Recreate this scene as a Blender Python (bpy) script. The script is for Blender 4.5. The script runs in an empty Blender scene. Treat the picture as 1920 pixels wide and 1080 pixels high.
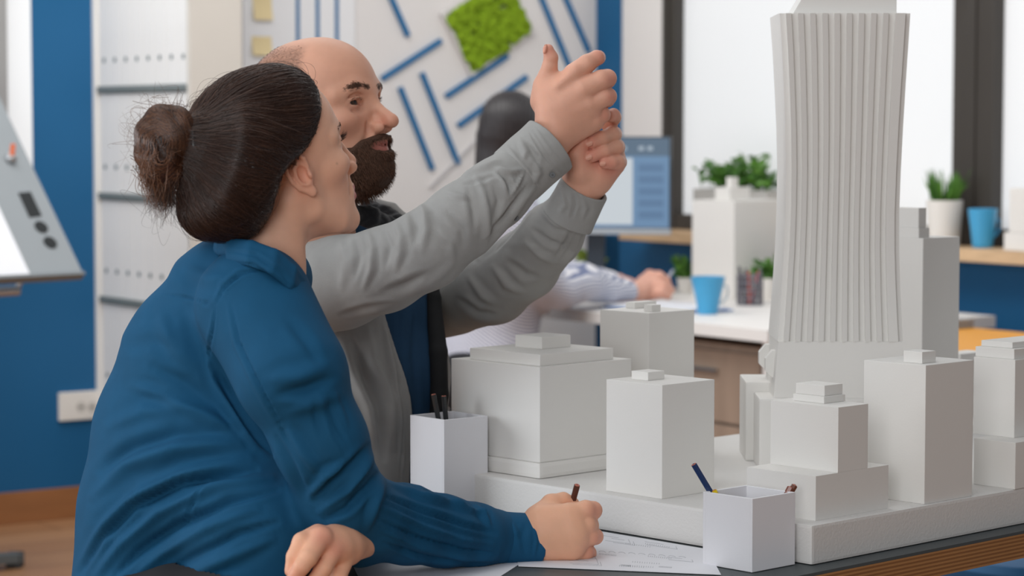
import bpy, bmesh, math, random
import numpy as np
from mathutils import Vector, Matrix

random.seed(7)
rng = np.random.default_rng(7)
SC = bpy.context.scene
COL = SC.collection

# ------------------------------------------------------------------ camera
H_CAM = 1.31
F_PX = 4533.0
PITCH = math.radians(3.85)
cam_data = bpy.data.cameras.new('camera')
cam_data.sensor_width = 36.0
cam_data.lens = F_PX / 1920.0 * 36.0
cam_data.clip_start = 0.05
cam_data.dof.use_dof = True
cam_data.dof.focus_distance = 3.2
cam_data.dof.aperture_fstop = 6.0
cam = bpy.data.objects.new('camera', cam_data)
cam.location = (0, 0, H_CAM)
cam.rotation_euler = (math.pi / 2 - PITCH, 0, 0)
COL.objects.link(cam)
SC.camera = cam

# ------------------------------------------------------------------ world, lights, exposure
world = bpy.data.worlds.new('world')
SC.world = world
world.use_nodes = True
bg = world.node_tree.nodes['Background']
bg.inputs['Color'].default_value = (0.93, 0.96, 1.0, 1)
bg.inputs['Strength'].default_value = 0.33

def area_light(name, loc, target, sx, sy, power, color):
    d = bpy.data.lights.new(name, 'AREA')
    d.shape = 'RECTANGLE'; d.size = sx; d.size_y = sy
    d.energy = power; d.color = color
    o = bpy.data.objects.new(name, d)
    o.location = loc
    o.rotation_euler = (Vector(target) - Vector(loc)).to_track_quat('-Z', 'Y').to_euler()
    COL.objects.link(o)
    return o

# assumed light from the left, added overhead and front fills, daylight of the back window
area_light('near_overhead_fill', (-1.25, 1.8, 3.3), (0.1, 3.5, 0.95), 2.1, 1.8, 33, (0.97, 0.985, 1.0))  # added overhead key for the model, no ceiling lamp known there
area_light('front_fill', (-0.9, -1.6, 2.0), (0.0, 3.4, 1.0), 1.8, 1.7, 84, (0.97, 0.985, 1.0))  # added fill behind the camera, not a real window
area_light('assumed_left_light', (-4.6, 3.25, 1.7), (0.0, 3.42, 0.95), 2.6, 1.9, 112, (0.90, 0.95, 1.0))  # assumed side light, added inside the room; no window stands there
area_light('overhead_fill', (-0.3, 4.6, 3.3), (0.1, 4.3, 0.7), 3.2, 2.4, 24, (1.0, 0.985, 0.96))  # added soft light from above, stands for no actual fixture
area_light('far_overhead_fill', (-0.9, 6.3, 3.3), (-0.2, 7.6, 0.7), 3.2, 1.6, 96, (1.0, 0.985, 0.96))  # added to brighten the back wall, no real panel overhead
area_light('back_window_daylight', (2.3, 7.1, 1.9), (0.2, 3.6, 1.0), 2.6, 1.7, 10, (0.95, 0.98, 1.0))

SC.view_settings.view_transform = 'Standard'
SC.view_settings.look = 'None'
SC.view_settings.gamma = 1.0
SC.view_settings.use_curve_mapping = False
SC.view_settings.exposure = -0.24

# ------------------------------------------------------------------ projection helpers
CP, SP = math.cos(PITCH), math.sin(PITCH)
def ray(px, py):
    a = (px - 960.0) / F_PX; b = (540.0 - py) / F_PX
    return Vector((a, CP + b * SP, -SP + b * CP))
def P(px, py, Y):
    r = ray(px, py); t = Y / r.y
    return Vector((r.x * t, Y, H_CAM + r.z * t))
def on_z(px, py, z):
    r = ray(px, py); t = (z - H_CAM) / r.z
    return Vector((r.x * t, r.y * t, z))
def on_plane(px, py, p0, n):
    r = ray(px, py); c = Vector((0, 0, H_CAM))
    t = (Vector(p0) - c).dot(Vector(n)) / r.dot(Vector(n))
    return c + r * t
def proj(p):
    d = Vector(p) - Vector((0, 0, H_CAM))
    f = d.y * CP - d.z * SP; u = d.y * SP + d.z * CP
    return 960 + F_PX * d.x / f, 540 - F_PX * u / f
def solve_px(p, d, px):
    """t so that p + t d falls on image column px (camera pitch included)"""
    a = (px - 960.0) / F_PX
    # x = a * f,  f = y CP - (z - H) SP
    f0 = p[1] * CP - (p[2] - H_CAM) * SP; fd = d[1] * CP - d[2] * SP
    return (a * f0 - p[0]) / (d[0] - a * fd)
def z_at(p, py):
    """height above p's ground position whose image row is py"""
    b = (540.0 - py) / F_PX
    # u = b f ; u = y SP + dz CP ; f = y CP - dz SP
    y = p[1]
    return H_CAM + (b * y * CP - y * SP) / (CP + b * SP)

# ------------------------------------------------------------------ materials
MATS = {}
def mat(name, color, rough=0.6, var=0.04, scale=12.0, bump=0.0, bscale=200.0, spec=0.4, metal=0.0,
        emit=None, estr=1.0, sheen=0.0, coat=0.0, sss=0.0, trans=0.0, alpha=1.0, attr=None, stretch=None):
    if name in MATS: return MATS[name]
    m = bpy.data.materials.new(name); m.use_nodes = True
    nt = m.node_tree; N = nt.nodes; L = nt.links
    b = N['Principled BSDF']
    tc = N.new('ShaderNodeTexCoord')
    src = tc.outputs['Object']
    if stretch:
        mp = N.new('ShaderNodeMapping'); mp.inputs['Scale'].default_value = stretch
        L.new(src, mp.inputs['Vector']); src = mp.outputs['Vector']
    nz = N.new('ShaderNodeTexNoise'); nz.inputs['Scale'].default_value = scale; nz.inputs['Detail'].default_value = 4
    L.new(src, nz.inputs['Vector'])
    mx = N.new('ShaderNodeMix'); mx.data_type = 'RGBA'; mx.blend_type = 'MULTIPLY'
    mx.inputs['Factor'].default_value = 1.0
    rp = N.new('ShaderNodeMapRange')
    rp.inputs['To Min'].default_value = 1 - 2 * var; rp.inputs['To Max'].default_value = 1 + 2 * var
    L.new(nz.outputs['Fac'], rp.inputs['Value'])
    if attr:
        at = N.new('ShaderNodeAttribute'); at.attribute_name = attr
        L.new(at.outputs['Color'], mx.inputs['A'])
    else:
        mx.inputs['A'].default_value = (*color, 1)
    L.new(rp.outputs['Result'], mx.inputs['B'])
    L.new(mx.outputs['Result'], b.inputs['Base Color'])
    b.inputs['Roughness'].default_value = rough
    b.inputs['Specular IOR Level'].default_value = spec
    b.inputs['Metallic'].default_value = metal
    if sheen: b.inputs['Sheen Weight'].default_value = sheen
    if coat: b.inputs['Coat Weight'].default_value = coat
    if trans: b.inputs['Transmission Weight'].default_value = trans
    if sss:
        b.inputs['Subsurface Weight'].default_value = sss
        b.inputs['Subsurface Radius'].default_value = (0.012, 0.004, 0.002)
        b.inputs['Subsurface Scale'].default_value = 0.6
    if emit:
        b.inputs['Emission Color'].default_value = (*emit, 1); b.inputs['Emission Strength'].default_value = estr
    if bump:
        nb = N.new('ShaderNodeTexNoise'); nb.inputs['Scale'].default_value = bscale; nb.inputs['Detail'].default_value = 3
        L.new(src, nb.inputs['Vector'])
        bp = N.new('ShaderNodeBump'); bp.inputs['Strength'].default_value = bump; bp.inputs['Distance'].default_value = 0.002
        L.new(nb.outputs['Fac'], bp.inputs['Height']); L.new(bp.outputs['Normal'], b.inputs['Normal'])
    MATS[name] = m
    return m

def srgb(r, g, b):
    def f(c):
        c /= 255.0
        return c / 12.92 if c <= 0.04045 else ((c + 0.055) / 1.055) ** 2.4
    return (f(r), f(g), f(b))

# ------------------------------------------------------------------ mesh builder
class MB:
    def __init__(self): self.bm = bmesh.new()
    def box(self, o, ax, ay, az, bevel=0.0):
        """box from corner o with edge vectors ax, ay, az"""
        o, ax, ay, az = map(Vector, (o, ax, ay, az))
        if ax.cross(ay).dot(az) < 0: ax, ay = ay, ax
        c = [o, o + ax, o + ax + ay, o + ay]
        v = [self.bm.verts.new(p) for p in c] + [self.bm.verts.new(p + az) for p in c]
        fs = [self.bm.faces.new([v[i] for i in q]) for q in
              ((3, 2, 1, 0), (4, 5, 6, 7), (0, 1, 5, 4), (1, 2, 6, 5), (2, 3, 7, 6), (3, 0, 4, 7))]
        if bevel:
            es = list({e for f in fs for e in f.edges})
            bmesh.ops.bevel(self.bm, geom=es, offset=bevel, segments=2, affect='EDGES', profile=0.7)
        return self
    def bar(self, a, b, w, h, up=(0, 0, 1), bevel=0.0):
        a, b = Vector(a), Vector(b); d = (b - a)
        s = d.cross(Vector(up)).normalized(); t = s.cross(d).normalized()
        return self.box(a - s * w / 2 - t * h / 2, d, s * w, t * h, bevel)
    def tube(self, pts, rad, n=10, cap=True):
        pts = [Vector(p) for p in pts]
        if not isinstance(rad, (list, tuple)): rad = [rad] * len(pts)
        rings = []
        ref = Vector((0, 0, 1))
        d0 = (pts[1] - pts[0]).normalized()
        if abs(d0.dot(ref)) > 0.9: ref = Vector((1, 0, 0))
        for i, p in enumerate(pts):
            d = (pts[min(i + 1, len(pts) - 1)] - pts[max(i - 1, 0)]).normalized()
            s = d.cross(ref).normalized(); t = s.cross(d).normalized()
            rings.append([self.bm.verts.new(p + (s * math.cos(2 * math.pi * k / n) + t * math.sin(2 * math.pi * k / n)) * rad[i]) for k in range(n)])
        for a, b in zip(rings, rings[1:]):
            for k in range(n):
                self.bm.faces.new((a[k], a[(k + 1) % n], b[(k + 1) % n], b[k]))
        if cap:
            self.bm.faces.new(rings[0][::-1]); self.bm.faces.new(rings[-1])
        return self
    def lathe(self, base, prof, n=32, cap0=True, cap1=True):
        base = Vector(base); rings = []
        for r, z in prof:
            rings.append([self.bm.verts.new(base + Vector((r * math.cos(2 * math.pi * k / n), r * math.sin(2 * math.pi * k / n), z))) for k in range(n)])
        for a, b in zip(rings, rings[1:]):
            for k in range(n):
                self.bm.faces.new((a[k], a[(k + 1) % n], b[(k + 1) % n], b[k]))
        if cap0: self.bm.faces.new(rings[0][::-1])
        if cap1: self.bm.faces.new(rings[-1])
        return self
    def prism(self, pts, d):
        """polygon pts extruded by vector d"""
        d = Vector(d); pts = [Vector(p) for p in pts]
        nrm = (pts[1] - pts[0]).cross(pts[2] - pts[0])
        if nrm.dot(d) > 0: pts = pts[::-1]
        a = [self.bm.verts.new(p) for p in pts]; b = [self.bm.verts.new(p + d) for p in pts]
        self.bm.faces.new(a); self.bm.faces.new(b[::-1])
        n = len(a)
        for k in range(n): self.bm.faces.new((a[(k + 1) % n], a[k], b[k], b[(k + 1) % n]))
        return self
    def ball(self, c, r, seg=12, scale=(1, 1, 1)):
        M = Matrix.Translation(Vector(c)) @ Matrix.Diagonal((*[r * s for s in scale], 1))
        bmesh.ops.create_uvsphere(self.bm, u_segments=seg, v_segments=max(6, seg // 2), radius=1, matrix=M)
        return self
    def build(self, name, m, parent=None, smooth=False):
        bmesh.ops.recalc_face_normals(self.bm, faces=self.bm.faces[:])
        me = bpy.data.meshes.new(name); self.bm.to_mesh(me); self.bm.free()
        me.materials.append(m)
        if smooth:
            me.polygons.foreach_set('use_smooth', [True] * len(me.polygons))
            try: me.set_sharp_from_angle(angle=math.radians(40))
            except Exception: pass
        return link(name, me, parent)

def link(name, data, parent=None):
    o = bpy.data.objects.new(name, data); COL.objects.link(o)
    if parent is not None: o.parent = parent
    return o
ROOTS = {}
def thing(name, label, cat, base, group=None):
    """Empty at the thing's base. Parts are built in world coordinates, so the inverse is stored."""
    o = link(name, None); o.location = base; o.empty_display_size = 0.05
    bpy.context.view_layer.update()
    o['label'] = label; o['category'] = cat
    if group: o['group'] = group
    return o
def adopt(parent, *objs):
    M = Matrix.Translation(parent.location).inverted()
    for o in objs:
        o.parent = parent
        o.matrix_parent_inverse = M
    return objs[0]
def tag(o, label, cat, group=None):
    o['label'] = label; o['category'] = cat
    if group: o['group'] = group
    return o
def struct(o):
    o['kind'] = 'structure'; return o
def settle(o, base):
    """move the origin of a mesh object to base without moving its geometry"""
    base = Vector(base)
    o.data.transform(Matrix.Translation(-base)); o.location = base
    return o
# ================================================================== the room
VPB = -2200.0
Bd = Vector((VPB - 960, F_PX, 0)).normalized()          # along the window wall, going away
Ad = Vector((-Bd.x * 0 + Bd.y, -Bd.x, 0)).normalized()  # along the left wall, going away to the right
WA = on_z(60, 978, 0.0)                                 # a foot point of the left wall
ROOM_H = 3.4
def planeA(px, py, off=0.0): return on_plane(px, py, WA - Bd * off, Bd)
cor = planeA(1117, 400); CORNER = Vector((cor.x, cor.y, 0))
def planeB(px, py, off=0.0): return on_plane(px, py, CORNER - Ad * off, Ad)
UP = Vector((0, 0, 1))

M_blue = mat('blue_wall_paint', srgb(26, 92, 138), 0.55, 0.03, 3, 0.15, 300, spec=0.3)
M_white = mat('white_wall_paint', srgb(232, 228, 226), 0.7, 0.015, 2, 0.1, 300)
M_floor = bpy.data.materials.new('wood_floor'); M_floor.use_nodes = True
nt = M_floor.node_tree; b_ = nt.nodes['Principled BSDF']
tc = nt.nodes.new('ShaderNodeTexCoord'); mp = nt.nodes.new('ShaderNodeMapping')
mp.inputs['Rotation'].default_value = (0, 0, -math.atan2(Ad.y, Ad.x)); nt.links.new(tc.outputs['Object'], mp.inputs['Vector'])
bk = nt.nodes.new('ShaderNodeTexBrick'); bk.inputs['Scale'].default_value = 1.0
bk.inputs['Brick Width'].default_value = 1.3; bk.inputs['Row Height'].default_value = 0.19; bk.inputs['Mortar Size'].default_value = 0.003
bk.inputs['Color1'].default_value = (*srgb(176, 132, 96), 1); bk.inputs['Color2'].default_value = (*srgb(158, 114, 80), 1); bk.inputs['Mortar'].default_value = (*srgb(96, 66, 44), 1)
nt.links.new(mp.outputs['Vector'], bk.inputs['Vector']); nt.links.new(bk.outputs['Color'], b_.inputs['Base Color'])
b_.inputs['Roughness'].default_value = 0.42
M_wood_dark = mat('baseboard_wood', srgb(150, 100, 62), 0.5, 0.12, 4, stretch=(1, 1, 8))
M_frame = mat('dark_window_frame', srgb(62, 58, 54), 0.45, 0.04, 6)
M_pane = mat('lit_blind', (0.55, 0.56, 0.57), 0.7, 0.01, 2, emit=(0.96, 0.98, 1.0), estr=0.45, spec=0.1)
M_ceiling = mat('ceiling_paint', srgb(215, 213, 210), 0.8, 0.01, 2)
M_sill = mat('sill_wood', srgb(205, 172, 135), 0.5, 0.12, 5, stretch=(2, 2, 20))

# floor and ceiling
fl = MB().box((-7, -2.5, -0.1), (14, 0, 0), (0, 14.5, 0), (0, 0, 0.1)).build('floor', M_floor); struct(fl)

# left wall: blue part, then the white part that runs on to the corner
LW0 = WA - Ad * 4.0
cut = planeA(300, 400); cutp = Vector((cut.x, cut.y, 0))
wl = MB().box(LW0, cutp - LW0, Bd * 0.15, UP * ROOM_H).build('wall_left', M_blue); struct(wl)
wb = MB().box(cutp, CORNER - cutp + Ad * 0.15, Bd * 0.15, UP * ROOM_H).build('wall_back', M_white); struct(wb)
bb = MB().box(LW0 - Bd * 0.015, (CORNER - LW0), Bd * 0.015, UP * 0.105, 0.003).build('baseboard_left', M_wood_dark); struct(bb)

# window wall: blue below the sill, blue strip at the corner, white pier, then glazing with blinds
SILL = z_at(planeB(1860, 488), 470)
SILL = 0.93
e2 = CORNER - Bd * 7.5
wr = MB().box(e2, CORNER - e2, Ad * 0.2, UP * (SILL - 0.04)).build('wall_window', M_blue); struct(wr)
def tB(px): return solve_px(CORNER + UP * 1.3, -Bd, px)
def pB(t, off=0.0): return CORNER - Bd * t - Ad * off
t0, t1, t2, t3, t4, t5 = 0.0, tB(1162), tB(1240), tB(1264), tB(1785), tB(1862)
o = MB().box(pB(t0), pB(t1) - pB(t0), Ad * 0.2, UP * ROOM_H)
o = o.build('trim_1', M_blue); struct(o)
o = MB().box(pB(t1, -0.01) + UP * SILL, pB(t2) - pB(t1), Ad * 0.19, UP * (ROOM_H - SILL)).build('trim_2', M_white); struct(o)
top = UP * (ROOM_H - SILL - 0.3)
def window(n, ta, tb, frames, blind_edges):
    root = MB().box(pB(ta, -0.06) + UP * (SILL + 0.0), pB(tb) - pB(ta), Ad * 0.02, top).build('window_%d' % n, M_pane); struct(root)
    fr = MB()
    for a, b in frames:
        fr.box(pB(a, 0.0) + UP * SILL, pB(b) - pB(a), Ad * 0.09, top, 0.006)
        fr.box(pB(a + (b - a) * 0.42, 0.006) + UP * SILL, (pB(b) - pB(a)) * 0.16, Ad * 0.02, top, 0.003)
    f = fr.build('window_frame', M_frame, root)
    fr = MB().box(pB(ta, -0.005) + UP * SILL, pB(tb) - pB(ta), Ad * 0.05, UP * 0.055, 0.004)
    fr.build('bottom_rail', M_frame, root)
    for k, (a, b) in enumerate(blind_edges):
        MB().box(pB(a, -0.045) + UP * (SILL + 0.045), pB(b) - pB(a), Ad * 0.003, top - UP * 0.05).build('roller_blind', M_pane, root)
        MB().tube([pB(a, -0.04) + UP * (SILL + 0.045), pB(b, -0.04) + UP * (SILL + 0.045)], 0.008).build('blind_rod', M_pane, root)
    return root
window(1, t2, t5, [(t2, t3), (t4, t5)], [(t3 + 0.0, t4)])
window(2, t5, t5 + 2.2, [(t5 + 2.1, t5 + 2.2)], [(t5, t5 + 2.1)])
sl = MB().box(pB(tB(1225), 0.16) + UP * (SILL - 0.04), pB(t5 + 2.4) - pB(tB(1225)), Ad * 0.2, UP * 0.04, 0.004).build('window_sill', M_sill); struct(sl)
sl.name = 'trim_3'
# tall window in the blue wall at the far left
def pA(px, off=0.0, z=0.0):
    p = planeA(px, 300); t = (Vector((p.x, p.y, 0)) - WA).dot(Ad)
    return WA + Ad * t - Bd * off + UP * z
wz = 0.95
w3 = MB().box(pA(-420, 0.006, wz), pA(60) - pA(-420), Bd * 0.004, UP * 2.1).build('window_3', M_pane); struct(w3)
MB().box(pA(-14, 0.03, wz), pA(10) - pA(-14), Bd * 0.024, UP * 2.1, 0.004).build('window_frame', mat('grey_frame', srgb(150, 150, 150), 0.4), w3)
MB().box(pA(-420, 0.03, wz - 0.05), pA(62) - pA(-420), Bd * 0.03, UP * 0.05, 0.004).build('window_ledge', M_white, w3)
# the rest of the room, behind and beside the camera, closes off the light on the right
M_rear = mat('rear_wall_paint', srgb(148, 130, 120), 0.8, 0.03, 2)
r0 = Vector((3.6, -2.0, 0))
o = MB().box(r0, Vector((-3.7, 0, 0)), Vector((0, -0.15, 0)), UP * ROOM_H).build('wall_rear', M_rear); struct(o)
o = MB().box(r0, Vector((0, 3.4, 0)), Vector((0.15, 0, 0)), UP * ROOM_H).build('wall_right', M_rear); struct(o)

# ------------------------------------------------------------------ socket strip on the blue wall
pl = on_plane
def a_box(mb, x0, y0, x1, y1, off, depth, bevel=0.0):
    a = planeA(x0, y1, off); b = planeA(x1, y1, off); c = planeA(x0, y0, off)
    b = Vector((b.x, b.y, a.z))
    return mb.box(a, b - a, Bd * depth, UP * (c.z - a.z), bevel)
M_plastic = mat('white_plastic', srgb(228, 224, 218), 0.4, 0.01)
so = thing('wall_socket', 'white triple wall socket plate low on the blue wall', 'socket', planeA(145, 765))
adopt(so, a_box(MB(), 112, 737, 186, 790, 0.014, 0.013, 0.003).build('plate', M_plastic))
for cx in (152, 173):
    c = planeA(cx, 763, 0.0145)
    m = MB(); ring = []
    m.tube([c, c + Bd * 0.003], [0.017, 0.017], 20)
    s_ = adopt(so, m.build('socket_inset', mat('socket_shade', srgb(196, 192, 186), 0.5)))
    m = MB()
    for sgn in (-1, 1):
        q = c - Bd * 0.001 + Ad * 0.006 * sgn
        m.tube([q, q + Bd * 0.002], 0.0026, 8)
    adopt(so, m.build('socket_holes', mat('socket_black', srgb(40, 40, 40), 0.6)))

# ------------------------------------------------------------------ bookcase with binders
C0 = pA(175); C0 = Vector((C0.x, C0.y, 0))
Fd = -Bd
Wc = solve_px(C0 + UP * 1.3, Fd, 357)
pc = C0 + Fd * Wc + UP * 1.3
Dc = solve_px(pc, Ad, 455)
M_cab = mat('white_cabinet', srgb(230, 228, 224), 0.5, 0.01)
M_shelf_shade = mat('shaded_shelf', srgb(112, 120, 120), 0.5, 0.05)  # dark colour stands in for the shadow gap between binder rows
cab = thing('bookcase', 'tall white bookcase full of binders, end panel toward the room', 'bookcase', C0)
HC = 2.6
shz = [z_at(C0 + Fd * 0.04, y) for y in (-30, 168, 367, 561, 756, 950)]
M_cab_shade = mat('shaded_panel', srgb(204, 199, 191), 0.55, 0.01)  # cabinet white darkened in colour to imitate shade on the end panel
adopt(cab, MB().box(C0, Fd * 0.022, Ad * Dc, UP * HC, 0.001).build('side_panel', M_cab))
adopt(cab, MB().box(C0 + Fd * (Wc - 0.022) + Ad * 0.0005, Fd * 0.022, Ad * (Dc - 0.0005), UP * HC, 0.001).build('side_panel', M_cab_shade))
adopt(cab, MB().box(C0 + Ad * (Dc - 0.01) + Fd * 0.022, Fd * (Wc - 0.044), Ad * 0.01, UP * HC).build('back_panel', M_shelf_shade))
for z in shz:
    adopt(cab, MB().box(C0 + Fd * 0.022 + Ad * 0.004 + UP * (z - 0.010), Fd * (Wc - 0.044), Ad * (Dc - 0.016), UP * 0.020, 0.001).build('shelf', M_shelf_shade))
adopt(cab, MB().box(C0 + Fd * 0.022 + UP * (HC - 0.02), Fd * (Wc - 0.044), Ad * Dc, UP * 0.02).build('top_panel', M_cab))
M_binder = mat('binder_white', srgb(228, 227, 225), 0.45, 0.02, 9)
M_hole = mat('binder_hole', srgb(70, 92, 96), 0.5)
NB = 8; bw = (Wc - 0.05) / NB
ordi = ['first', 'second', 'third', 'fourth', 'fifth', 'sixth', 'seventh', 'eighth']
rows = [(0, 1, 'top visible'), (1, 2, 'second'), (2, 3, 'third'), (3, 4, 'lowest visible')]
src = None
for hi, lo, rname in rows:
    z0 = shz[lo] + 0.0102; hgt = shz[hi] - 0.0108 - z0 - 0.004
    for k in range(NB):
        base = C0 + Fd * (0.025 + k * bw) + Ad * 0.012 + UP * z0
        if src is None:
            root = thing('binder', '', 'binder', base)
            body = MB().box(Fd * 0.0008, Fd * (bw - 0.0016), Ad * (Dc - 0.03), UP * hgt, 0.003).build('spine_cover', M_binder, root)
            hc = Fd * (bw * 0.5) + UP * 0.086
            hole = MB().tube([hc - Ad * 0.0012, hc + Ad * 0.002], 0.0085, 14).build('finger_hole', M_hole, root)
            src = (root, body, hole, hgt)
        else:
            root = src[0].copy(); COL.objects.link(root); root.location = base
            for s in (src[1], src[2]):
                c = s.copy(); COL.objects.link(c); c.parent = root
                if s is src[1]: c.scale.z = hgt / src[3]
        root['label'] = '%s white binder from the left on the %s bookcase shelf' % (ordi[k], rname)
        root['category'] = 'binder'; root['group'] = 'white binders in the bookcase'

# ------------------------------------------------------------------ whiteboard and wall decor
M_board = mat('whiteboard_enamel', srgb(238, 238, 240), 0.3, 0.005)
wbd = thing('whiteboard', 'white board with three upright blue stripes behind the bald man', 'whiteboard', planeA(562, 330))
adopt(wbd, a_box(MB(), 458, -140, 667, 335, 0.022, 0.02, 0.002).build('panel', M_board))
M_tape = mat('blue_stripe', srgb(28, 108, 160), 0.5, 0.02)
for x in (560, 597, 633):
    adopt(wbd, a_box(MB(), x - 3.2, -140, x + 3.2, 250, 0.024, 0.003).build('blue_stripe', M_tape))
M_note = mat('sticky_yellow', srgb(236, 216, 168), 0.7, 0.02)
for k, (x0, y0, x1, y1, lb) in enumerate([(474, -6, 509, 37, 'upper pale yellow sticky note on the whiteboard'), (472, 68, 509, 104, 'lower pale yellow sticky note on the whiteboard, above the woman')]):
    a = planeA(x0, y1, 0.0225); b = planeA(x1, y1, 0.0225); c = planeA(x0, y0, 0.0225); b.z = a.z
    m = MB(); n = 5
    # a slightly curled sheet
    vs = []
    for i in range(n + 1):
        s = i / n
        for t in (0, 1):
            p = a + (b - a) * t + UP * (c.z - a.z) * s - Bd * (0.001 + 0.012 * (1 - s) ** 2)
            vs.append(m.bm.verts.new(p))
    bv = [m.bm.verts.new(v.co + Bd * 0.0006) for v in vs]
    for i in range(n):
        m.bm.faces.new((vs[2 * i], vs[2 * i + 1], vs[2 * i + 3], vs[2 * i + 2]))
        m.bm.faces.new((bv[2 * i + 2], bv[2 * i + 3], bv[2 * i + 1], bv[2 * i]))
    for i in range(n):
        for t in (0, 1):
            m.bm.faces.new((vs[2 * i + t], vs[2 * i + 2 + t], bv[2 * i + 2 + t], bv[2 * i + t]))
    tag(m.build('sticky_note', M_note), lb, 'note', 'sticky notes')

stripes = [((728, -16), (765, 68), 'blue wall slat at the top, above the man\'s eyes'),
           ((716, 148), (827, 76), 'blue wall slat starting at the man\'s brow, pointing to the moss frame'),
           ((750, 164), (811, 318), 'blue wall slat nearest the man\'s nose'),
           ((791, 137), (859, 307), 'long blue wall slat, second to the right of the man\'s nose'),
           ((836, 181), (952, 104), 'blue wall slat running just below the moss frame'),
           ((859, 236), (988, 144), 'blue wall slat that passes behind the dark-haired head'),
           ((1010, -16), (1068, 126), 'blue wall slat to the left behind the raised hands'),
           ((1055, -16), (1104, 97), 'blue wall slat nearest the blue corner strip')]
for (x0, y0), (x1, y1), lb in stripes:
    a = planeA(x0, y0, 0.008); b = planeA(x1, y1, 0.008)
    o = MB().bar(a, b, 0.019, 0.014, up=Bd, bevel=0.002).build('wall_slat', M_tape)
    settle(o, b); tag(o, lb, 'wall decor', 'blue wall slats')
for (x0, y0), (x1, y1), lb in [((806, 352), (898, 258), 'thin pale grey wall slat beside the dark-haired head')]:
    a = planeA(x0, y0, 0.006); b = planeA(x1, y1, 0.006)
    o = MB().bar(a, b, 0.008, 0.01, up=Bd, bevel=0.001).build('wall_slat', mat('pale_slat', srgb(205, 203, 204), 0.6))
    tag(settle(o, a), lb, 'wall decor')
# moss picture: a tilted shallow white box with a cushion of green moss
q0, q1, q2 = planeA(808, 22), planeA(866, 166), planeA(1012, 68)
q0 = planeA(800, 18); 
cL, cBt, cR = planeA(829, 36), planeA(882, 134), planeA(990, 58)
eu = (cR - cBt); ev = (cL - cBt)
# make the frame a true rectangle
eu_n = eu.normalized(); ev = ev - eu_n * ev.dot(eu_n); ev_n = ev.normalized()
lu, lv = eu.length, 0.235
frame = thing('moss_picture', 'tilted white frame on the wall filled with bright green moss', 'picture', cBt)
M_fr = mat('white_frame', srgb(222, 219, 217), 0.6, 0.01)
g = 0.014
m = MB()
org = cBt - eu_n * g - ev_n * g
for a_, d_, w_ in ((org, eu_n * (lu + 2 * g), ev_n * 0.014), (org + ev_n * (lv + 2 * g - 0.014), eu_n * (lu + 2 * g), ev_n * 0.014)):
    adopt(frame, MB().box(a_ - Bd * 0.004, d_, w_, -Bd * 0.016, 0.001).build('frame_rail', M_fr))
for a_, d_, w_ in ((org + ev_n * 0.014, ev_n * (lv + 2 * g - 0.028), eu_n * 0.014), (org + ev_n * 0.014 + eu_n * (lu + 2 * g - 0.014), ev_n * (lv + 2 * g - 0.028), eu_n * 0.014)):
    adopt(frame, MB().box(a_ - Bd * 0.004, d_, w_, -Bd * 0.016, 0.001).build('frame_rail', M_fr))
adopt(frame, MB().box(org + (eu_n + ev_n) * 0.014 - Bd * 0.003, eu_n * (lu + 2 * g - 0.028), ev_n * (lv + 2 * g - 0.028), -Bd * 0.006).build('backing', M_fr))
m = MB()
for k in range(900):
    a_, b2 = random.random(), random.random()
    ex = 0.012 * math.sin(a_ * 9) + 0.010 * math.sin(b2 * 11)
    c = cBt + eu_n * (a_ * lu) + ev_n * (b2 * lv + ex * 0.5) - Bd * (0.012 + 0.022 * random.random())
    r = 0.008 + 0.010 * random.random()
    Mx = Matrix.Translation(c) @ Matrix.Rotation(random.random() * 6, 4, 'Y') @ Matrix.Diagonal((r, r * 0.8, r * 0.9, 1))
    bmesh.ops.create_icosphere(m.bm, subdivisions=1, radius=1, matrix=Mx)
mo = m.build('moss', mat('green_moss', srgb(132, 162, 40), 0.95, 0.22, 30, 0.6, 120, spec=0.1))
mo['kind'] = 'stuff'; adopt(frame, mo)
# ================================================================== main table
TZ = 0.75
TH = math.radians(43.7)
U = Vector((math.cos(TH), math.sin(TH), 0)); Nn = Vector((-math.sin(TH), math.cos(TH), 0))
def un(u, n, z=0.0): return U * u + Nn * n + UP * z
M_slate = mat('slate_laminate', srgb(72, 78, 80), 0.5, 0.06, 14)
M_ply = mat('plywood_edge', srgb(172, 124, 76), 0.6, 0.10, 6, 0.2, 60)
M_ply2 = mat('plywood_edge_dark', srgb(150, 104, 62), 0.6, 0.10, 6, 0.2, 60)
M_steel = mat('brushed_steel', srgb(190, 192, 194), 0.3, 0.03, 30, metal=0.9)
bc = on_z(1522, 1061, TZ)                     # near corner of the model's base
u_c, n_c = bc.dot(U), bc.dot(Nn)
te = on_z(1920, 995, TZ); n_edge = te.dot(Nn)
u_end = 1.91
TL, TW, TT = 2.3, 0.77, 0.034
table = thing('work_table', 'dark slate-topped work table with layered plywood edge under the white model', 'table', un(u_end + 0.3, n_edge + 0.3, 0))
adopt(table, MB().box(un(u_end, n_edge, TZ - 0.004), U * TL, Nn * TW, UP * 0.004).build('tabletop', M_slate))
nl = 13
lay = (TT) / nl
for k in range(nl):
    ins = 0.0 if k % 2 == 0 else 0.0012
    adopt(table, MB().box(un(u_end + ins, n_edge + ins, TZ - 0.0042 - lay * (k + 1)), U * (TL - 2 * ins), Nn * (TW - 2 * ins), UP * lay * 0.999).build('plywood_layer', M_ply if k % 2 == 0 else M_ply2))
for (a, b) in ((0.25, 0.12), (TL - 0.25, 0.12), (0.25, TW - 0.12), (TL - 0.25, TW - 0.12)):
    p = un(u_end + a, n_edge + b, 0)
    adopt(table, MB().tube([p, p + UP * (TZ - 0.004 - TT - 0.001)], [0.022, 0.026], 16).build('leg', M_steel, smooth=True))

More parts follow.
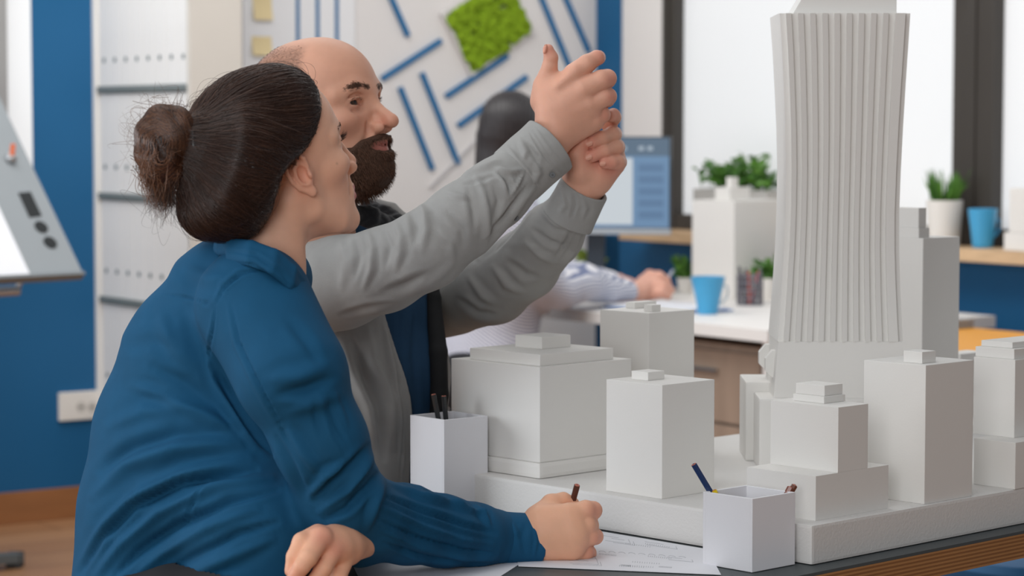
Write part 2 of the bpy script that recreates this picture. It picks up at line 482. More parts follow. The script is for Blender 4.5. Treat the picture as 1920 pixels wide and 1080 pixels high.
# ================================================================== the white city model
M_model = mat('model_white', srgb(225, 223, 219), 0.75, 0.015, 4, 0.06, 400, spec=0.25)
M_foam = mat('model_base_white', srgb(218, 216, 213), 0.85, 0.02, 5, 0.25, 260, spec=0.2)
PLH = z_at(bc, 987) - TZ
BZ = TZ + 0.0008 + PLH
bl = 0.672
base = MB().box(un(u_c, n_c, TZ + 0.0008), U * 1.45, Nn * bl, UP * PLH, 0.004).build('foam_slab', M_foam)
settle(base, un(u_c, n_c, TZ))
tag(base, 'long white foam slab carrying the model buildings on the table', 'model slab')

def fp_box(corner, xl, xr, ztop, u=U, n=Nn):
    """near corner (Vector at its foot), image columns of left and right corner -> box edge vectors"""
    c = corner + UP * (ztop - corner.z)
    a = solve_px(c, u, xr); b = solve_px(c, n, xl)
    return a, b
def block(parent, name, corner, a, b, z1, bev=0.0012, u=U, n=Nn, m=None, gap=0.0):
    o = MB().box(corner + UP * gap, u * a, n * b, UP * (z1 - corner.z - gap), bev).build(name, m or M_model)
    adopt(parent, o); return o
def top_corner(px, py, z): return on_z(px, py, z)

# --- wide building with stepped roof (left)
c = on_z(1012, 899, BZ)
cz = BZ
bld = thing('model_building', 'widest white model building, stepped roof, beside the tall pen holder', 'model building', c, 'white model buildings')
zs = z_at(c, 869)
a, b = fp_box(c, 838, 1196, zs)
block(bld, 'plinth', c, a, b, zs, 0.006)
c2 = c + (U + Nn) * 0.004; c2.z = zs
ztop = z_at(c2, 689)
a, b = fp_box(c2, 846, 1184, ztop)
block(bld, 'main_block', c2, a, b, ztop)
c3 = on_z(1011, 685, ztop); c3 = c2 + U * 0.012 + Nn * 0.012; c3.z = ztop
z3 = z_at(c3, 665)
a3, b3 = fp_box(c3, 881, 1150, z3)
block(bld, 'roof_step', c3, a3, b3, z3)
c4 = on_z(1016, 655, z3); z4 = z_at(c4, 632)
a4, b4 = fp_box(c4, 966, 1070, z4)
block(bld, 'roof_box', c4, a4, b4, z4)

def simple_building(label, foot, xl, xr, ytop, caps, name='model_building'):
    bld = thing(name, label, 'model building', foot, 'white model buildings')
    z1 = z_at(foot, ytop)
    a, b = fp_box(foot, xl, xr, z1)
    block(bld, 'main_block', foot, a, b, z1)
    for (cx, cy, cl, cr, ct) in caps:
        k = on_z(cx, cy, z1); zc = z_at(k, ct)
        ka, kb = fp_box(k, cl, cr, zc)
        block(bld, 'roof_box', k, ka, kb, zc)
    return bld, z1
# --- plain box in front centre
foot = on_z(1241, 936, BZ)
simple_building('plain white model block with one small roof box, front centre of the model', foot, 1137, 1340, 722, [(1215, 714, 1184, 1246, 698)])
# --- block behind, towards the window
foot = P(1216, 800, 3.72); foot.z = BZ
simple_building('white model block with two small roof boxes, behind at the rear edge', foot, 1125, 1302, 587, [(1190, 579, 1173, 1231, 567), (1222, 585, 1207, 1239, 572)])
# --- block at right with brown shade
foot = on_z(1733, 946, BZ)
b5, z5 = simple_building('tall plain white model block right of the stepped one, small box on roof', foot, 1620, 1826, 685, [(1729, 682, 1694, 1755, 660)])
# --- T-shaped building in front right (behind the small pencil cube)
foot = on_z(1529, 977, BZ)
bld = thing('model_building', 'white model building with wide low foot behind the small pencil cup', 'model building', foot, 'white model buildings')
zl = z_at(foot, 893)
a, b = fp_box(foot, 1400, 1666, zl)
block(bld, 'low_wing', foot, a, b, zl, 0.0004)
cu = foot + U * solve_px(foot + UP * (zl - BZ), U, 1571); cu.z = zl
zu = z_at(cu, 764)
a2 = solve_px(cu + UP * (zu - zl), U, 1628); b2 = solve_px(cu + UP * (zu - zl), Nn, 1445)
block(bld, 'tower_block', cu, a2, min(b2, b), zu, 0.0006)
k = on_z(1545, 757, zu); z1 = z_at(k, 744); ka, kb = fp_box(k, 1487, 1585, z1); block(bld, 'roof_step', k, ka, kb, z1)
k = on_z(1546, 743, z1); z2 = z_at(k, 723); ka, kb = fp_box(k, 1492, 1580, z2); block(bld, 'roof_box', k, ka, kb, z2)
# --- building cut by the right border
foot = on_z(1903, 918, BZ)
bld = thing('model_building', 'white stepped model building cut off by the right edge of the picture', 'model building', foot, 'white model buildings')
zl = z_at(foot, 830); a, b = fp_box(foot, 1826, 1990, zl)
block(bld, 'low_wing', foot, a, b, zl)
cu = foot + Nn * 0.03 + U * 0.04; cu.z = zl; zu = z_at(cu, 675)
a, b = fp_box(cu, 1826, 2010, zu); block(bld, 'tower_block', cu, a, b, zu)
k = cu + (U + Nn) * 0.006; k.z = zu; z1 = z_at(k, 655); ka, kb = fp_box(k, 1829, 2000, z1); block(bld, 'roof_step', k, ka, kb, z1)
k = k + (U + Nn) * 0.010; k.z = z1; z2 = z_at(k, 642); ka, kb = fp_box(k, 1840, 1990, z2); block(bld, 'roof_box', k, ka, kb, z2)
# --- tall block right behind the tower
foot = P(1727, 800, 4.02); foot.z = BZ
bld = thing('model_building', 'tall slim white model block behind the fluted tower', 'model building', foot, 'white model buildings')
zt = z_at(foot, 447); a, b = fp_box(foot, 1640, 1800, zt); b = min(b, 0.13)
block(bld, 'main_block', foot, a, b, zt)
k = foot + U * 0.004 + Nn * 0.012; k.z = zt; z1 = z_at(k, 428)
ka = solve_px(k + UP * (z1 - zt), U, 1743); block(bld, 'roof_step', k, ka, 0.08, z1)
k2 = k + (U + Nn) * 0.003; k2.z = z1; z2 = z_at(k2, 390)
ka = solve_px(k2 + UP * (z2 - z1), U, 1737); block(bld, 'roof_box', k2, ka, 0.07, z2)
# --- low block peeking out behind the right buildings
foot = P(1800, 800, 4.20); foot.z = BZ
simple_building('low white model block whose flat roof peeks out behind the tall plain block', foot, 1765, 1850, 664, [])

# --- the fluted tower
TY = 3.60
th2 = math.radians(-1.0)
u2 = Vector((math.cos(th2), math.sin(th2), 0)); n2 = Vector((-math.sin(th2), math.cos(th2), 0))
blk = P(1451, 747, TY - 0.045); zblk = blk.z
tower = thing('fluted_tower', 'tall white model tower with curved waist and vertical ribs', 'model tower', Vector((blk.x, blk.y, BZ)))
# foot block
pf = Vector((P(1410, 870, TY - 0.06).x, TY - 0.06, BZ))
wa = P(1700, 700, TY).x - P(1400, 700, TY).x
o = MB().box(Vector((P(1419, 800, TY - 0.02).x, TY - 0.055, BZ)), u2 * 0.215, n2 * 0.17, UP * (zblk - BZ - 0.0), 0.003).build('foot_block', M_model); adopt(tower, o)
o = MB().box(Vector((P(1396, 800, TY + 0.06).x, TY + 0.045, BZ)), u2 * 0.1, n2 * 0.12, UP * (z_at((0, TY + 0.05, 0), 716) - BZ), 0.003).build('foot_block', M_model); adopt(tower, o)
# shaft profile: image columns of the front-left and front-right corner against image row
prof = [(25, 1461, 1705), (90, 1466, 1702), (160, 1470, 1698.5), (240, 1474, 1695), (320, 1476, 1692), (400, 1475.5, 1690), (470, 1473, 1690.5), (540, 1469, 1693), (600, 1465, 1696), (640, 1462, 1698.5)]
def px2m(d): return d * TY / F_PX
ref = Vector((P(1451, 700, TY - 0.045).x, TY - 0.045, 0))
xc0 = 1579.0
ctr = Vector((P(xc0, 400, TY - 0.04).x, TY + 0.04, 0))
rows_ = []
for (py, xl, xr) in prof:
    z = z_at((0, TY - 0.03, 0), py)
    rows_.append((z, px2m(xr - xl) * 0.989 / math.cos(th2) / 2 - 0.0066, px2m((xl + xr) / 2 - xc0)))
rows_.sort(key=lambda r: r[0])
HD = 0.088
m = MB(); rings = []
for z, hw, off in rows_:
    c = ctr + u2 * off + UP * z
    hd = hw * 0.80
    rings.append([m.bm.verts.new(c + u2 * (sx * hw) + n2 * (sy * hd)) for sx, sy in ((-1, -1), (1, -1), (1, 1), (-1, 1))])
for a_, b_ in zip(rings, rings[1:]):
    for i in range(4): m.bm.faces.new((a_[i], a_[(i + 1) % 4], b_[(i + 1) % 4], b_[i]))
m.bm.faces.new(rings[0][::-1]); m.bm.faces.new(rings[-1])
adopt(tower, m.build('shaft', M_model, smooth=True))
# ribs on the four sides
nr = 10
for side in range(4):
    for k in range(nr):
        f0 = -1 + 2 * (k + 0.04) / nr + 0.02; f1 = f0 + 2 * 0.46 / nr
        if k == nr - 1: f1 = 0.995
        m = MB(); rr = []
        for z, hw, off in rows_:
            c = ctr + u2 * off + UP * z; hd = hw * 0.80
            dep = 0.0075
            if side == 0: ax, ay, w_, d_ = u2, -n2, hw, hd
            elif side == 1: ax, ay, w_, d_ = n2, u2, hd, hw
            elif side == 2: ax, ay, w_, d_ = -u2, n2, hw, hd
            else: ax, ay, w_, d_ = -n2, -u2, hd, hw
            rr.append([m.bm.verts.new(p) for p in (c + ax * (f0 * w_) + ay * (d_ - 0.002), c + ax * (f0 * w_) + ay * (d_ + dep), c + ax * (f1 * w_) + ay * (d_ + dep * 0.75), c + ax * (f1 * w_) + ay * (d_ - 0.002))])
        for a_, b_ in zip(rr, rr[1:]):
            for i in range(4): m.bm.faces.new((a_[i], a_[(i + 1) % 4], b_[(i + 1) % 4], b_[i]))
        m.bm.faces.new(rr[0][::-1]); m.bm.faces.new(rr[-1])
        adopt(tower, m.build('rib', M_model))
# plain lower part with two brackets, roof cap
zb = rows_[0][0]; hw0 = rows_[0][1]; off0 = rows_[0][2]
m = MB(); c = ctr + u2 * off0
lo = [c + u2 * (sx * (hw0 + 0.0115)) + n2 * (sy * (hw0 * 0.8 + 0.007)) + UP * (zblk - 0.0) for sx, sy in ((-1, -1), (1, -1), (1, 1), (-1, 1))]
hi = [c + u2 * (sx * (hw0 + 0.005)) + n2 * (sy * (hw0 * 0.8 + 0.0055)) + UP * zb for sx, sy in ((-1, -1), (1, -1), (1, 1), (-1, 1))]
va = [m.bm.verts.new(p) for p in lo]; vb = [m.bm.verts.new(p) for p in hi]
for i in range(4): m.bm.faces.new((va[i], va[(i + 1) % 4], vb[(i + 1) % 4], vb[i]))
m.bm.faces.new(va[::-1]); m.bm.faces.new(vb)
adopt(tower, m.build('lower_shaft', M_model))
for (px_, dy) in ((1434, 0.10), (1446, 0.0)):
    zc = z_at((0, TY, 0), 663 if px_ == 1436 else 680)
    p = Vector((P(px_ + 2, 663, TY + dy).x, TY + dy, zc))
    prf = [(0, -0.022), (0.010, -0.012), (0.010, 0.006), (0.0, 0.018)]
    pts = [p - u2 * (r_ * 1.0) + UP * z_ for r_, z_ in prf] + [p + u2 * 0.012 + UP * 0.018, p + u2 * 0.012 - UP * 0.022]
    adopt(tower, MB().prism(pts, n2 * 0.02).build('bracket', M_model))
zt = rows_[-1][0]; hwt = rows_[-1][1]; c = ctr + u2 * rows_[-1][2]
m = MB()
h2 = 0.05
capb = [c + u2 * x_ + n2 * y_ + UP * zt for x_, y_ in ((-hwt * 0.83, -hwt * 0.62), (hwt * 0.88, -hwt * 0.62), (hwt * 0.88, hwt * 0.6), (-hwt * 0.83, hwt * 0.6))]
capt = [capb[0] + u2 * 0.03 + UP * h2, capb[1] + UP * h2, capb[2] + UP * h2, capb[3] + u2 * 0.03 + UP * h2]
va = [m.bm.verts.new(p) for p in capb]; vb = [m.bm.verts.new(p) for p in capt]
for i in range(4): m.bm.faces.new((va[i], va[(i + 1) % 4], vb[(i + 1) % 4], vb[i]))
m.bm.faces.new(va[::-1]); m.bm.faces.new(vb)
adopt(tower, m.build('roof_cap', M_model))
m = MB().box(capt[0] + u2 * 0.02 - n2 * 0.0 + n2 * 0.03, u2 * 0.09, n2 * 0.06, UP * 0.08, 0.002).build('roof_mast', M_model); adopt(tower, m)

# ================================================================== pen holders, pencils, plans
M_cup = mat('white_card', srgb(232, 232, 236), 0.6, 0.01, 8, 0.05, 300)
def cup(label, pc_, w, h, alpha):
    u = Vector((math.cos(alpha), math.sin(alpha), 0)); n = Vector((-math.sin(alpha), math.cos(alpha), 0))
    base = pc_ + UP * 0.001
    o = thing('pen_holder', label, 'pen holder', base + (u + n) * w / 2)
    t = 0.004
    adopt(o, MB().box(base, u * w, n * t, UP * h, 0.0006).build('wall_panel', M_cup))
    adopt(o, MB().box(base + n * (w - t), u * w, n * t, UP * h, 0.0006).build('wall_panel', M_cup))
    adopt(o, MB().box(base + n * t, u * t, n * (w - 2 * t), UP * h, 0.0006).build('wall_panel', M_cup))
    adopt(o, MB().box(base + n * t + u * (w - t), u * t, n * (w - 2 * t), UP * h, 0.0006).build('wall_panel', M_cup))
    adopt(o, MB().box(base + (n + u) * t, u * (w - 2 * t), n * (w - 2 * t), UP * t).build('bottom', M_cup))
    return o, base, u, n
def pencil(label, a, b, r, col, tip, name='pencil', colname=None):
    """a: lower end, b: visible upper end"""
    a, b = Vector(a), Vector(b); d = (b - a).normalized()
    o = thing(name, label, 'pencil', a)
    adopt(o, MB().tube([a, b], r, 6).build('barrel', mat('pencil_' + (colname or label.split()[0]), col, 0.35, 0.03, coat=0.3)))
    adopt(o, MB().tube([b + d * 0.0001, b + d * 0.0008], [r * 0.75, r * 0.72], 12).build('wood_end', mat('pencil_wood', srgb(196, 120, 100), 0.7)))
    adopt(o, MB().tube([b + d * 0.0009, b + d * 0.0013], [r * 0.36, r * 0.3], 10).build('lead', mat('pencil_lead_' + (colname or label.split()[0]), tip, 0.4)))
    return o
# small cube cup, right front
pc_ = on_z(1410, 1075, TZ)
h_ = z_at(pc_, 937) - TZ
cup1, base, u, n = cup('small white square pencil cup at the front of the model', pc_, 0.083, h_, math.radians(43.4))
def inside(base, u, n, w, fu, fn, z): return base + u * (w * fu) + n * (w * fn) + UP * z
top_ = P(1301, 871, base.y + 0.066)
pencil('dark blue pencil leaning left out of the small cup', inside(base, u, n, 0.083, 0.62, 0.62, 0.009), top_, 0.0042, srgb(28, 52, 96), srgb(20, 30, 80), colname='blue')
pencil('yellow pencil low in the small pencil cup', inside(base, u, n, 0.083, 0.48, 0.52, 0.009), P(1338, 920, base.y + 0.068), 0.0045, srgb(226, 196, 20), srgb(200, 170, 20), colname='yellow')
pencil('dark red pencil stub at the left rim of the small cup', inside(base, u, n, 0.083, 0.36, 0.66, 0.009), P(1330, 918, base.y + 0.074), 0.004, srgb(84, 36, 26), srgb(60, 20, 20), colname='dark_red')
pencil('brown pencil leaning right out of the small cup', inside(base, u, n, 0.083, 0.60, 0.50, 0.009), P(1490, 910, base.y + 0.070), 0.0042, srgb(112, 66, 50), srgb(70, 30, 24), colname='brown')
pencil('reddish brown pencil beside the brown one in the small cup', inside(base, u, n, 0.083, 0.48, 0.38, 0.009), P(1482, 914, base.y + 0.066), 0.0042, srgb(128, 70, 54), srgb(90, 30, 24), colname='reddish')
# tall pen holder, left
pc_ = on_z(833, 962, TZ)
h_ = z_at(pc_, 789) - TZ
cup2, base, u, n = cup('tall white square pen holder beside the man\'s grey jacket', pc_, 0.081, h_, math.radians(39.5))
pencil('black pencil at left in the tall pen holder', inside(base, u, n, 0.081, 0.62, 0.50, 0.009), P(813, 740, base.y + 0.060), 0.0042, srgb(34, 36, 38), srgb(120, 70, 60), colname='black')
pencil('black pencil at right in the tall pen holder', inside(base, u, n, 0.081, 0.72, 0.66, 0.009), P(832, 743, base.y + 0.072), 0.0042, srgb(40, 42, 44), srgb(20, 20, 20), colname='black2')
# sheets of plans
M_paper = mat('paper', srgb(226, 227, 232), 0.8, 0.008, 5)
M_ink = mat('plan_ink', srgb(178, 180, 186), 0.8)
def quad_sheet(label, px4, z, seed=None):
    q = [on_z(x, y, z) for x, y in px4]
    o = thing('floor_plan', label, 'paper', q[0])
    adopt(o, MB().prism(q, UP * 0.0004).build('sheet', M_paper))
    if seed is None: return o
    def bl(s, t):
        a = q[0] * (1 - s) + q[1] * s; b = q[3] * (1 - s) + q[2] * s
        return a * (1 - t) + b * t + UP * 0.0006
    r = random.Random(seed); m = MB()
    def ln(a, b, wd=0.0006):
        A, B = bl(*a), bl(*b)
        if (B - A).length > 1e-4: m.bar(A, B, wd, 0.0002)
    for k in range(20):
        x, y = r.uniform(0.05, 0.80), r.uniform(0.06, 0.82); dx, dy = r.uniform(0.05, 0.16), r.uniform(0.05, 0.14)
        if k % 2:
            for j in range(12): ln((x + dx * j / 12, y), (x + dx * j / 12 + 0.004, y + 0.035), 0.0006)
        else:
            ln((x, y), (x + dx, y)); ln((x + dx, y), (x + dx, y + dy)); ln((x, y + dy), (x + dx * 0.6, y + dy))
    for k in range(9):
        x, y = 0.45 + 0.05 * k, 0.42 + 0.012 * k
        pts = [(x + 0.016 * math.cos(t_), y + 0.03 * math.sin(t_)) for t_ in [math.pi * i / 9 for i in range(10)]]
        for p_, q_ in zip(pts, pts[1:]): ln(p_, q_, 0.0005)
    pl_ = m.build('plan_lines', M_ink); pl_['kind'] = 'stuff'; adopt(o, pl_)
    return o
quad_sheet('white floor plan sheet with fine grey lines under the woman\'s writing hand', [(972, 1062), (1352, 1078), (1326, 1030), (955, 968)], TZ + 0.0012, 3)
quad_sheet('blank white sheet under the woman\'s blue forearm', [(690, 1120), (935, 1083), (974, 1058), (900, 975), (640, 1015)], TZ + 0.0005)
# ================================================================== things on and around the far desk
DZ = 0.74
M_desk = mat('white_desk', srgb(228, 225, 222), 0.5, 0.01)
M_brown = mat('brown_wood_panel', srgb(150, 130, 114), 0.6, 0.10, 3, stretch=(6, 6, 1))
d0 = on_z(1440, 641 - 22, DZ)                    # near right corner of the desk top, front edge
LD = (d0 - on_z(1010, 575, DZ)).length + 0.55
desk = thing('far_desk', 'white office desk by the window where the dark-haired woman writes', 'desk', Vector((d0.x, d0.y, 0)))
adopt(desk, MB().box(d0 - UP * 0.036, Bd * LD, Ad * 0.90, UP * 0.036, 0.002).build('desktop', M_desk))
for (a, b) in ((0.03, 0.05), (0.03, 0.70), (LD - 0.08, 0.05), (LD - 0.08, 0.70)):
    p = Vector((d0.x, d0.y, 0)) + Bd * a + Ad * b
    adopt(desk, MB().box(p, Bd * 0.05, Ad * 0.05, UP * (DZ - 0.0365), 0.002).build('leg', M_desk))
ped = Vector((d0.x, d0.y, 0)) + Bd * 0.10 + Ad * 0.08
pd = thing('drawer_unit', 'brown wooden drawer unit under the far white desk', 'drawer unit', ped)
adopt(pd, MB().box(ped, Bd * 0.52, Ad * 0.50, UP * 0.675, 0.003).build('carcass', M_brown))
for k in range(3):
    adopt(pd, MB().box(ped - Ad * 0.016 + Bd * 0.006 + UP * (0.02 + 0.215 * k), Bd * 0.508, Ad * 0.015, UP * 0.205, 0.002).build('drawer_front', M_brown))
    adopt(pd, MB().bar(ped - Ad * 0.024 + Bd * 0.19 + UP * (0.17 + 0.215 * k), ped - Ad * 0.024 + Bd * 0.33 + UP * (0.17 + 0.215 * k), 0.012, 0.008).build('handle', M_steel))

def deskp(px, py): return on_z(px, py, DZ)
def along(o, u=0, a=0, z=0): return o - Bd * u + Ad * a + UP * z     # u: to the right along desk, a: away

# monitor
YM = 8.05
mon_r = P(1258, 350, YM); mon_l = P(985, 350, YM)
md = Vector((0.985, -0.17, 0)).normalized(); mn = Vector((0.17, 0.985, 0))
zt, zb = z_at((0, YM, 0), 256), z_at((0, YM, 0), 440)
w = (mon_r.x - mon_l.x) / md.x
ml = Vector((mon_r.x, YM, 0)) - md * w
footp = ml + md * (w * 0.47) + mn * 0.06
mon = thing('monitor', 'computer monitor showing pale document window on the far desk', 'monitor', Vector((footp.x, footp.y, DZ)))
M_blk = mat('monitor_black', srgb(48, 56, 66), 0.4)
adopt(mon, MB().box(ml + UP * zb, md * w, mn * 0.03, UP * (zt - zb), 0.003).build('casing', M_blk))
def scr(x0, x1, y0, y1, col, name, lay):
    hgt = zt - zb
    p = ml + md * (w * x0) - mn * (0.0006 * lay) + UP * (zb + hgt * y0)
    adopt(mon, MB().box(p, md * (w * (x1 - x0)), mn * 0.0004, UP * (hgt * (y1 - y0))).build(name, mat('screen_%s' % (name + str(col[0])[:5]), (0.02, 0.02, 0.02), 0.4, emit=col, estr=1.0)))
scr(0.012, 0.988, 0.07, 0.985, srgb(104, 140, 176), 'screen', 1)
scr(0.06, 0.74, 0.10, 0.78, srgb(206, 214, 220), 'document_window', 2)
scr(0.012, 0.988, 0.80, 0.985, srgb(84, 108, 130), 'menu_bar', 2)
for k, x in enumerate((0.52, 0.60, 0.66, 0.78, 0.84)):
    scr(x, x + 0.035, 0.86, 0.90, srgb(170, 185, 198), 'menu_icon', 3)
for k in range(5):
    scr(0.78, 0.95, 0.16 + 0.12 * k, 0.24 + 0.12 * k, srgb(88, 122, 158), 'side_panel', 3)
adopt(mon, MB().box(ml + UP * zb - mn * 0.0012, md * w, mn * 0.0006, UP * (zt - zb) * 0.06).build('chin', mat('monitor_chin', srgb(160, 166, 172), 0.4)))
adopt(mon, MB().box(footp - md * 0.03 + mn * 0.0 + UP * (DZ + 0.012), md * 0.06, mn * 0.02, UP * (zb - DZ + 0.05), 0.002).build('stand_neck', M_blk))
adopt(mon, MB().box(footp - md * 0.11 - mn * 0.07 + UP * (DZ + 0.0005), md * 0.22, mn * 0.16, UP * 0.0115, 0.002).build('stand_foot', M_blk))

# potted plants -------------------------------------------------------
M_pot = mat('white_pot', srgb(226, 222, 216), 0.5, 0.01)
M_soil = mat('soil', srgb(70, 54, 40), 0.9, 0.2)
def leaf_green(i): return mat('leaf_%d' % i, [srgb(92, 140, 52), srgb(72, 118, 48), srgb(122, 160, 66), srgb(150, 168, 70)][i], 0.5, 0.15, 30)
def blade(m, base, tip, w, bend):
    base, tip = Vector(base), Vector(tip); d = tip - base
    side = d.cross(Vector((random.uniform(-1, 1), random.uniform(-1, 1), 0.2))).normalized()
    nrm = side.cross(d).normalized(); prev = None
    for i in range(6):
        t = i / 5.0
        c = base + d * t + nrm * bend * (t * t) ; ww = w * (math.sin(math.pi * (0.18 + 0.80 * t)) ** 0.8)
        vs = [m.bm.verts.new(c - side * ww - nrm * 0.0003), m.bm.verts.new(c + nrm * 0.0012), m.bm.verts.new(c + side * ww - nrm * 0.0003)]
        if prev:
            for k in range(2): m.bm.faces.new((prev[k], prev[k + 1], vs[k + 1], vs[k]))
        prev = vs
def pot_plant(label, base, r0, r1, h, plant, n, ph, spread, gi, pot_mat=None, square=None, grp='potted plants'):
    o = thing('potted_plant', label, 'plant', base, grp)
    base = base + UP * 0.0006
    if square:
        ax, ay, lx, ly = square; t = 0.006
        p0 = base - ax * lx / 2 - ay * ly / 2
        for (q, va, vb) in ((p0, ax * lx, ay * t), (p0 + ay * (ly - t), ax * lx, ay * t), (p0 + ay * t, ax * t, ay * (ly - 2 * t)), (p0 + ay * t + ax * (lx - t), ax * t, ay * (ly - 2 * t))):
            adopt(o, MB().box(q, va, vb, UP * h, 0.001).build('trough_side', pot_mat or M_pot))
        adopt(o, MB().box(p0 + (ax + ay) * t, ax * (lx - 2 * t), ay * (ly - 2 * t), UP * (h - 0.01)).build('soil', M_soil))
    else:
        adopt(o, MB().lathe(base, [(r0 * 0.97, 0), (r0, 0.004), (r1, h), (r1 - 0.006, h), (r1 - 0.008, h - 0.012)], 28, True, False).build('pot', pot_mat or M_pot, smooth=True))
        adopt(o, MB().lathe(base, [(r1 - 0.009, h - 0.016), (r1 - 0.009, h - 0.010)], 24).build('soil', M_soil))
    for i in range(n):
        m = MB(); ang = random.random() * 2 * math.pi; rr = math.sqrt(random.random())
        if square: st = base + ax * random.uniform(-0.42, 0.42) * lx + ay * random.uniform(-0.4, 0.4) * ly + UP * (h - 0.012)
        else: st = base + Vector((math.cos(ang) * rr * r1 * 0.7, math.sin(ang) * rr * r1 * 0.7, h - 0.012))
        if plant == 'grass':
            hh = ph * random.uniform(0.55, 1.0)
            tip = st + Vector((math.cos(ang) * spread * random.uniform(0.2, 1), math.sin(ang) * spread * random.uniform(0.2, 1), hh))
            blade(m, st, tip, 0.0042, 0.012)
            nm = 'leaf'
        else:
            hh = ph * random.uniform(0.35, 1.0)
            mid = st + Vector((math.cos(ang) * spread * random.uniform(0.1, 1), math.sin(ang) * spread * random.uniform(0.1, 1), hh))
            m.tube([st, st * 0.4 + mid * 0.6 + UP * 0.004, mid], 0.0012, 5)
            for j in range(7):
                t = random.uniform(0.3, 1); q = st * (1 - t) + mid * t
                a2 = random.random() * 6.283; L_ = random.uniform(0.022, 0.036)
                blade(m, q, q + Vector((math.cos(a2) * L_, math.sin(a2) * L_, random.uniform(-0.004, 0.022))), 0.0085, 0.004)
            nm = 'leafy_stem'
        adopt(o, m.build(nm, leaf_green((gi + i) % 2 + (0 if gi < 2 else 2) if gi < 4 else 2)))
    return o
def sillp(px, off): # point on the window sill
    q0 = pB(0, off) + UP * SILL; t = solve_px(q0, -Bd, px); q = q0 - Bd * t; return Vector((q.x, q.y, SILL + 0.0006))
# leafy box planter behind the background model, grass pot behind the tower
c = sillp(1392, 0.08)
pot_plant('bushy green plant in long pale trough on the sill behind the model block', c, 0, 0, 0.155, 'bush', 64, 0.135, 0.05, 0, mat('trough_grey', srgb(186, 184, 180), 0.6), (-Bd, Ad, 0.40, 0.12))
c = sillp(1770, 0.09)
pot_plant('spiky green grass plant in white pot on the sill beside the tower', c, 0.048, 0.058, z_at(c, 376) - SILL, 'grass', 60, 0.115, 0.05, 1)
# mugs
M_mug = mat('blue_mug', srgb(66, 158, 205), 0.35, 0.02, coat=0.2)
def mug(label, base, r0, r1, h, hd, waist=0.0):
    o = thing('mug', label, 'mug', base)
    b = base + UP * 0.0006
    prof = [(r0 * 0.96, 0), (r0, 0.003)] + [(r0 + (r1 - r0) * (t ** 1.1) - waist * math.sin(math.pi * t), 0.003 + (h - 0.003) * t) for t in [i / 8 for i in range(1, 9)]]
    prof += [(r1 - 0.004, h), (r1 - 0.005, h - 0.004), (r0 - 0.004, 0.01)]
    adopt(o, MB().lathe(b, prof, 36, True, True).build('cup_body', M_mug, smooth=True))
    hv = Vector(hd).normalized(); pts = []
    for i in range(11):
        a = -math.pi / 2 + math.pi * i / 10
        zz = h * 0.52 + h * 0.27 * math.sin(a); rr = r0 + (r1 - r0) * (zz / h) - 0.003 + 0.026 * math.cos(a)
        pts.append(b + hv * rr + UP * zz)
    adopt(o, MB().tube(pts, 0.0045, 10).build('handle', mat('mug_handle_white', srgb(225, 230, 232), 0.35) if 'pale' in label else M_mug, smooth=True))
    return o
cm = deskp(1327, 589)
rY = cm.y
mug('light blue mug with pale handle on the far white desk', cm, 18.5 * rY / F_PX, 33 * rY / F_PX, z_at(cm, 519) - DZ, (0.95, 0.3, 0))
cs = sillp(1842, 0.07)
mug('blue mug standing on the wooden window sill by the dark frame', cs, 19 * cs.y / F_PX, 28 * cs.y / F_PX, z_at(cs, 392) - SILL, (0.9, 0.4, 0))
# pencil mesh cup on the desk
cp = deskp(1406, 572)
pcup = thing('pencil_cup', 'dark grey mesh pencil cup on the far desk beside the mug', 'pencil cup', cp)
b = cp + UP * 0.0006; R_ = 0.04; hh = 0.095
M_mesh = mat('grey_mesh', srgb(120, 118, 126), 0.5, 0.05, metal=0.4)
for i in range(20):
    a = 2 * math.pi * i / 20; p = b + Vector((math.cos(a) * R_, math.sin(a) * R_, 0))
    adopt(pcup, MB().tube([p, p + UP * hh], 0.0022, 6).build('wire', M_mesh))
for z in (0.002, 0.024, 0.048, 0.072, hh):
    pts = [b + Vector((math.cos(a) * R_, math.sin(a) * R_, z)) for a in [2 * math.pi * i / 24 for i in range(25)]]
    adopt(pcup, MB().tube(pts, 0.0024, 6).build('ring', M_mesh))
adopt(pcup, MB().lathe(b, [(R_ - 0.003, 0.0), (R_ - 0.003, 0.003)], 24).build('bottom', M_mesh))
for i, (cn, cc) in enumerate([('red', srgb(205, 60, 60)), ('dark grey', srgb(60, 62, 70)), ('dark', srgb(40, 44, 60)), ('orange red', srgb(210, 90, 70)), ('grey', srgb(110, 112, 120))]):
    a = 1.3 * i + 0.6
    p0 = b + Vector((math.cos(a) * 0.012, math.sin(a) * 0.012, 0.005)); p1 = b + Vector((math.cos(a) * 0.036, math.sin(a) * 0.03, 0.108 + 0.008 * (i % 3)))
    o = MB().tube([p0, p0 * 0.06 + p1 * 0.94, p1], [0.0045, 0.0045, 0.0015], 7).build('pencil', mat('far_pencil_%d' % i, cc, 0.4))
    tag(settle(o, p0), '%s pencil in the mesh cup on the far desk' % cn, 'pencil', 'pencils in the mesh cup')
# small plants on the desk
c = deskp(1440, 562)
pot_plant('small green plant in white pot behind the mesh pencil cup', c, 0.026, 0.034, 0.07, 'bush', 14, 0.085, 0.035, 0)
c = P(1108, 515, 8.6); c = deskp(1106, 545)
pot_plant('small yellow-green plant in white pot behind the grey sleeve', c, 0.030, 0.036, 0.085, 'bush', 14, 0.06, 0.03, 2)
c = deskp(1286, 548)
pot_plant('small green plant half hidden behind the far model block', c, 0.026, 0.032, 0.05, 'bush', 12, 0.085, 0.032, 0)
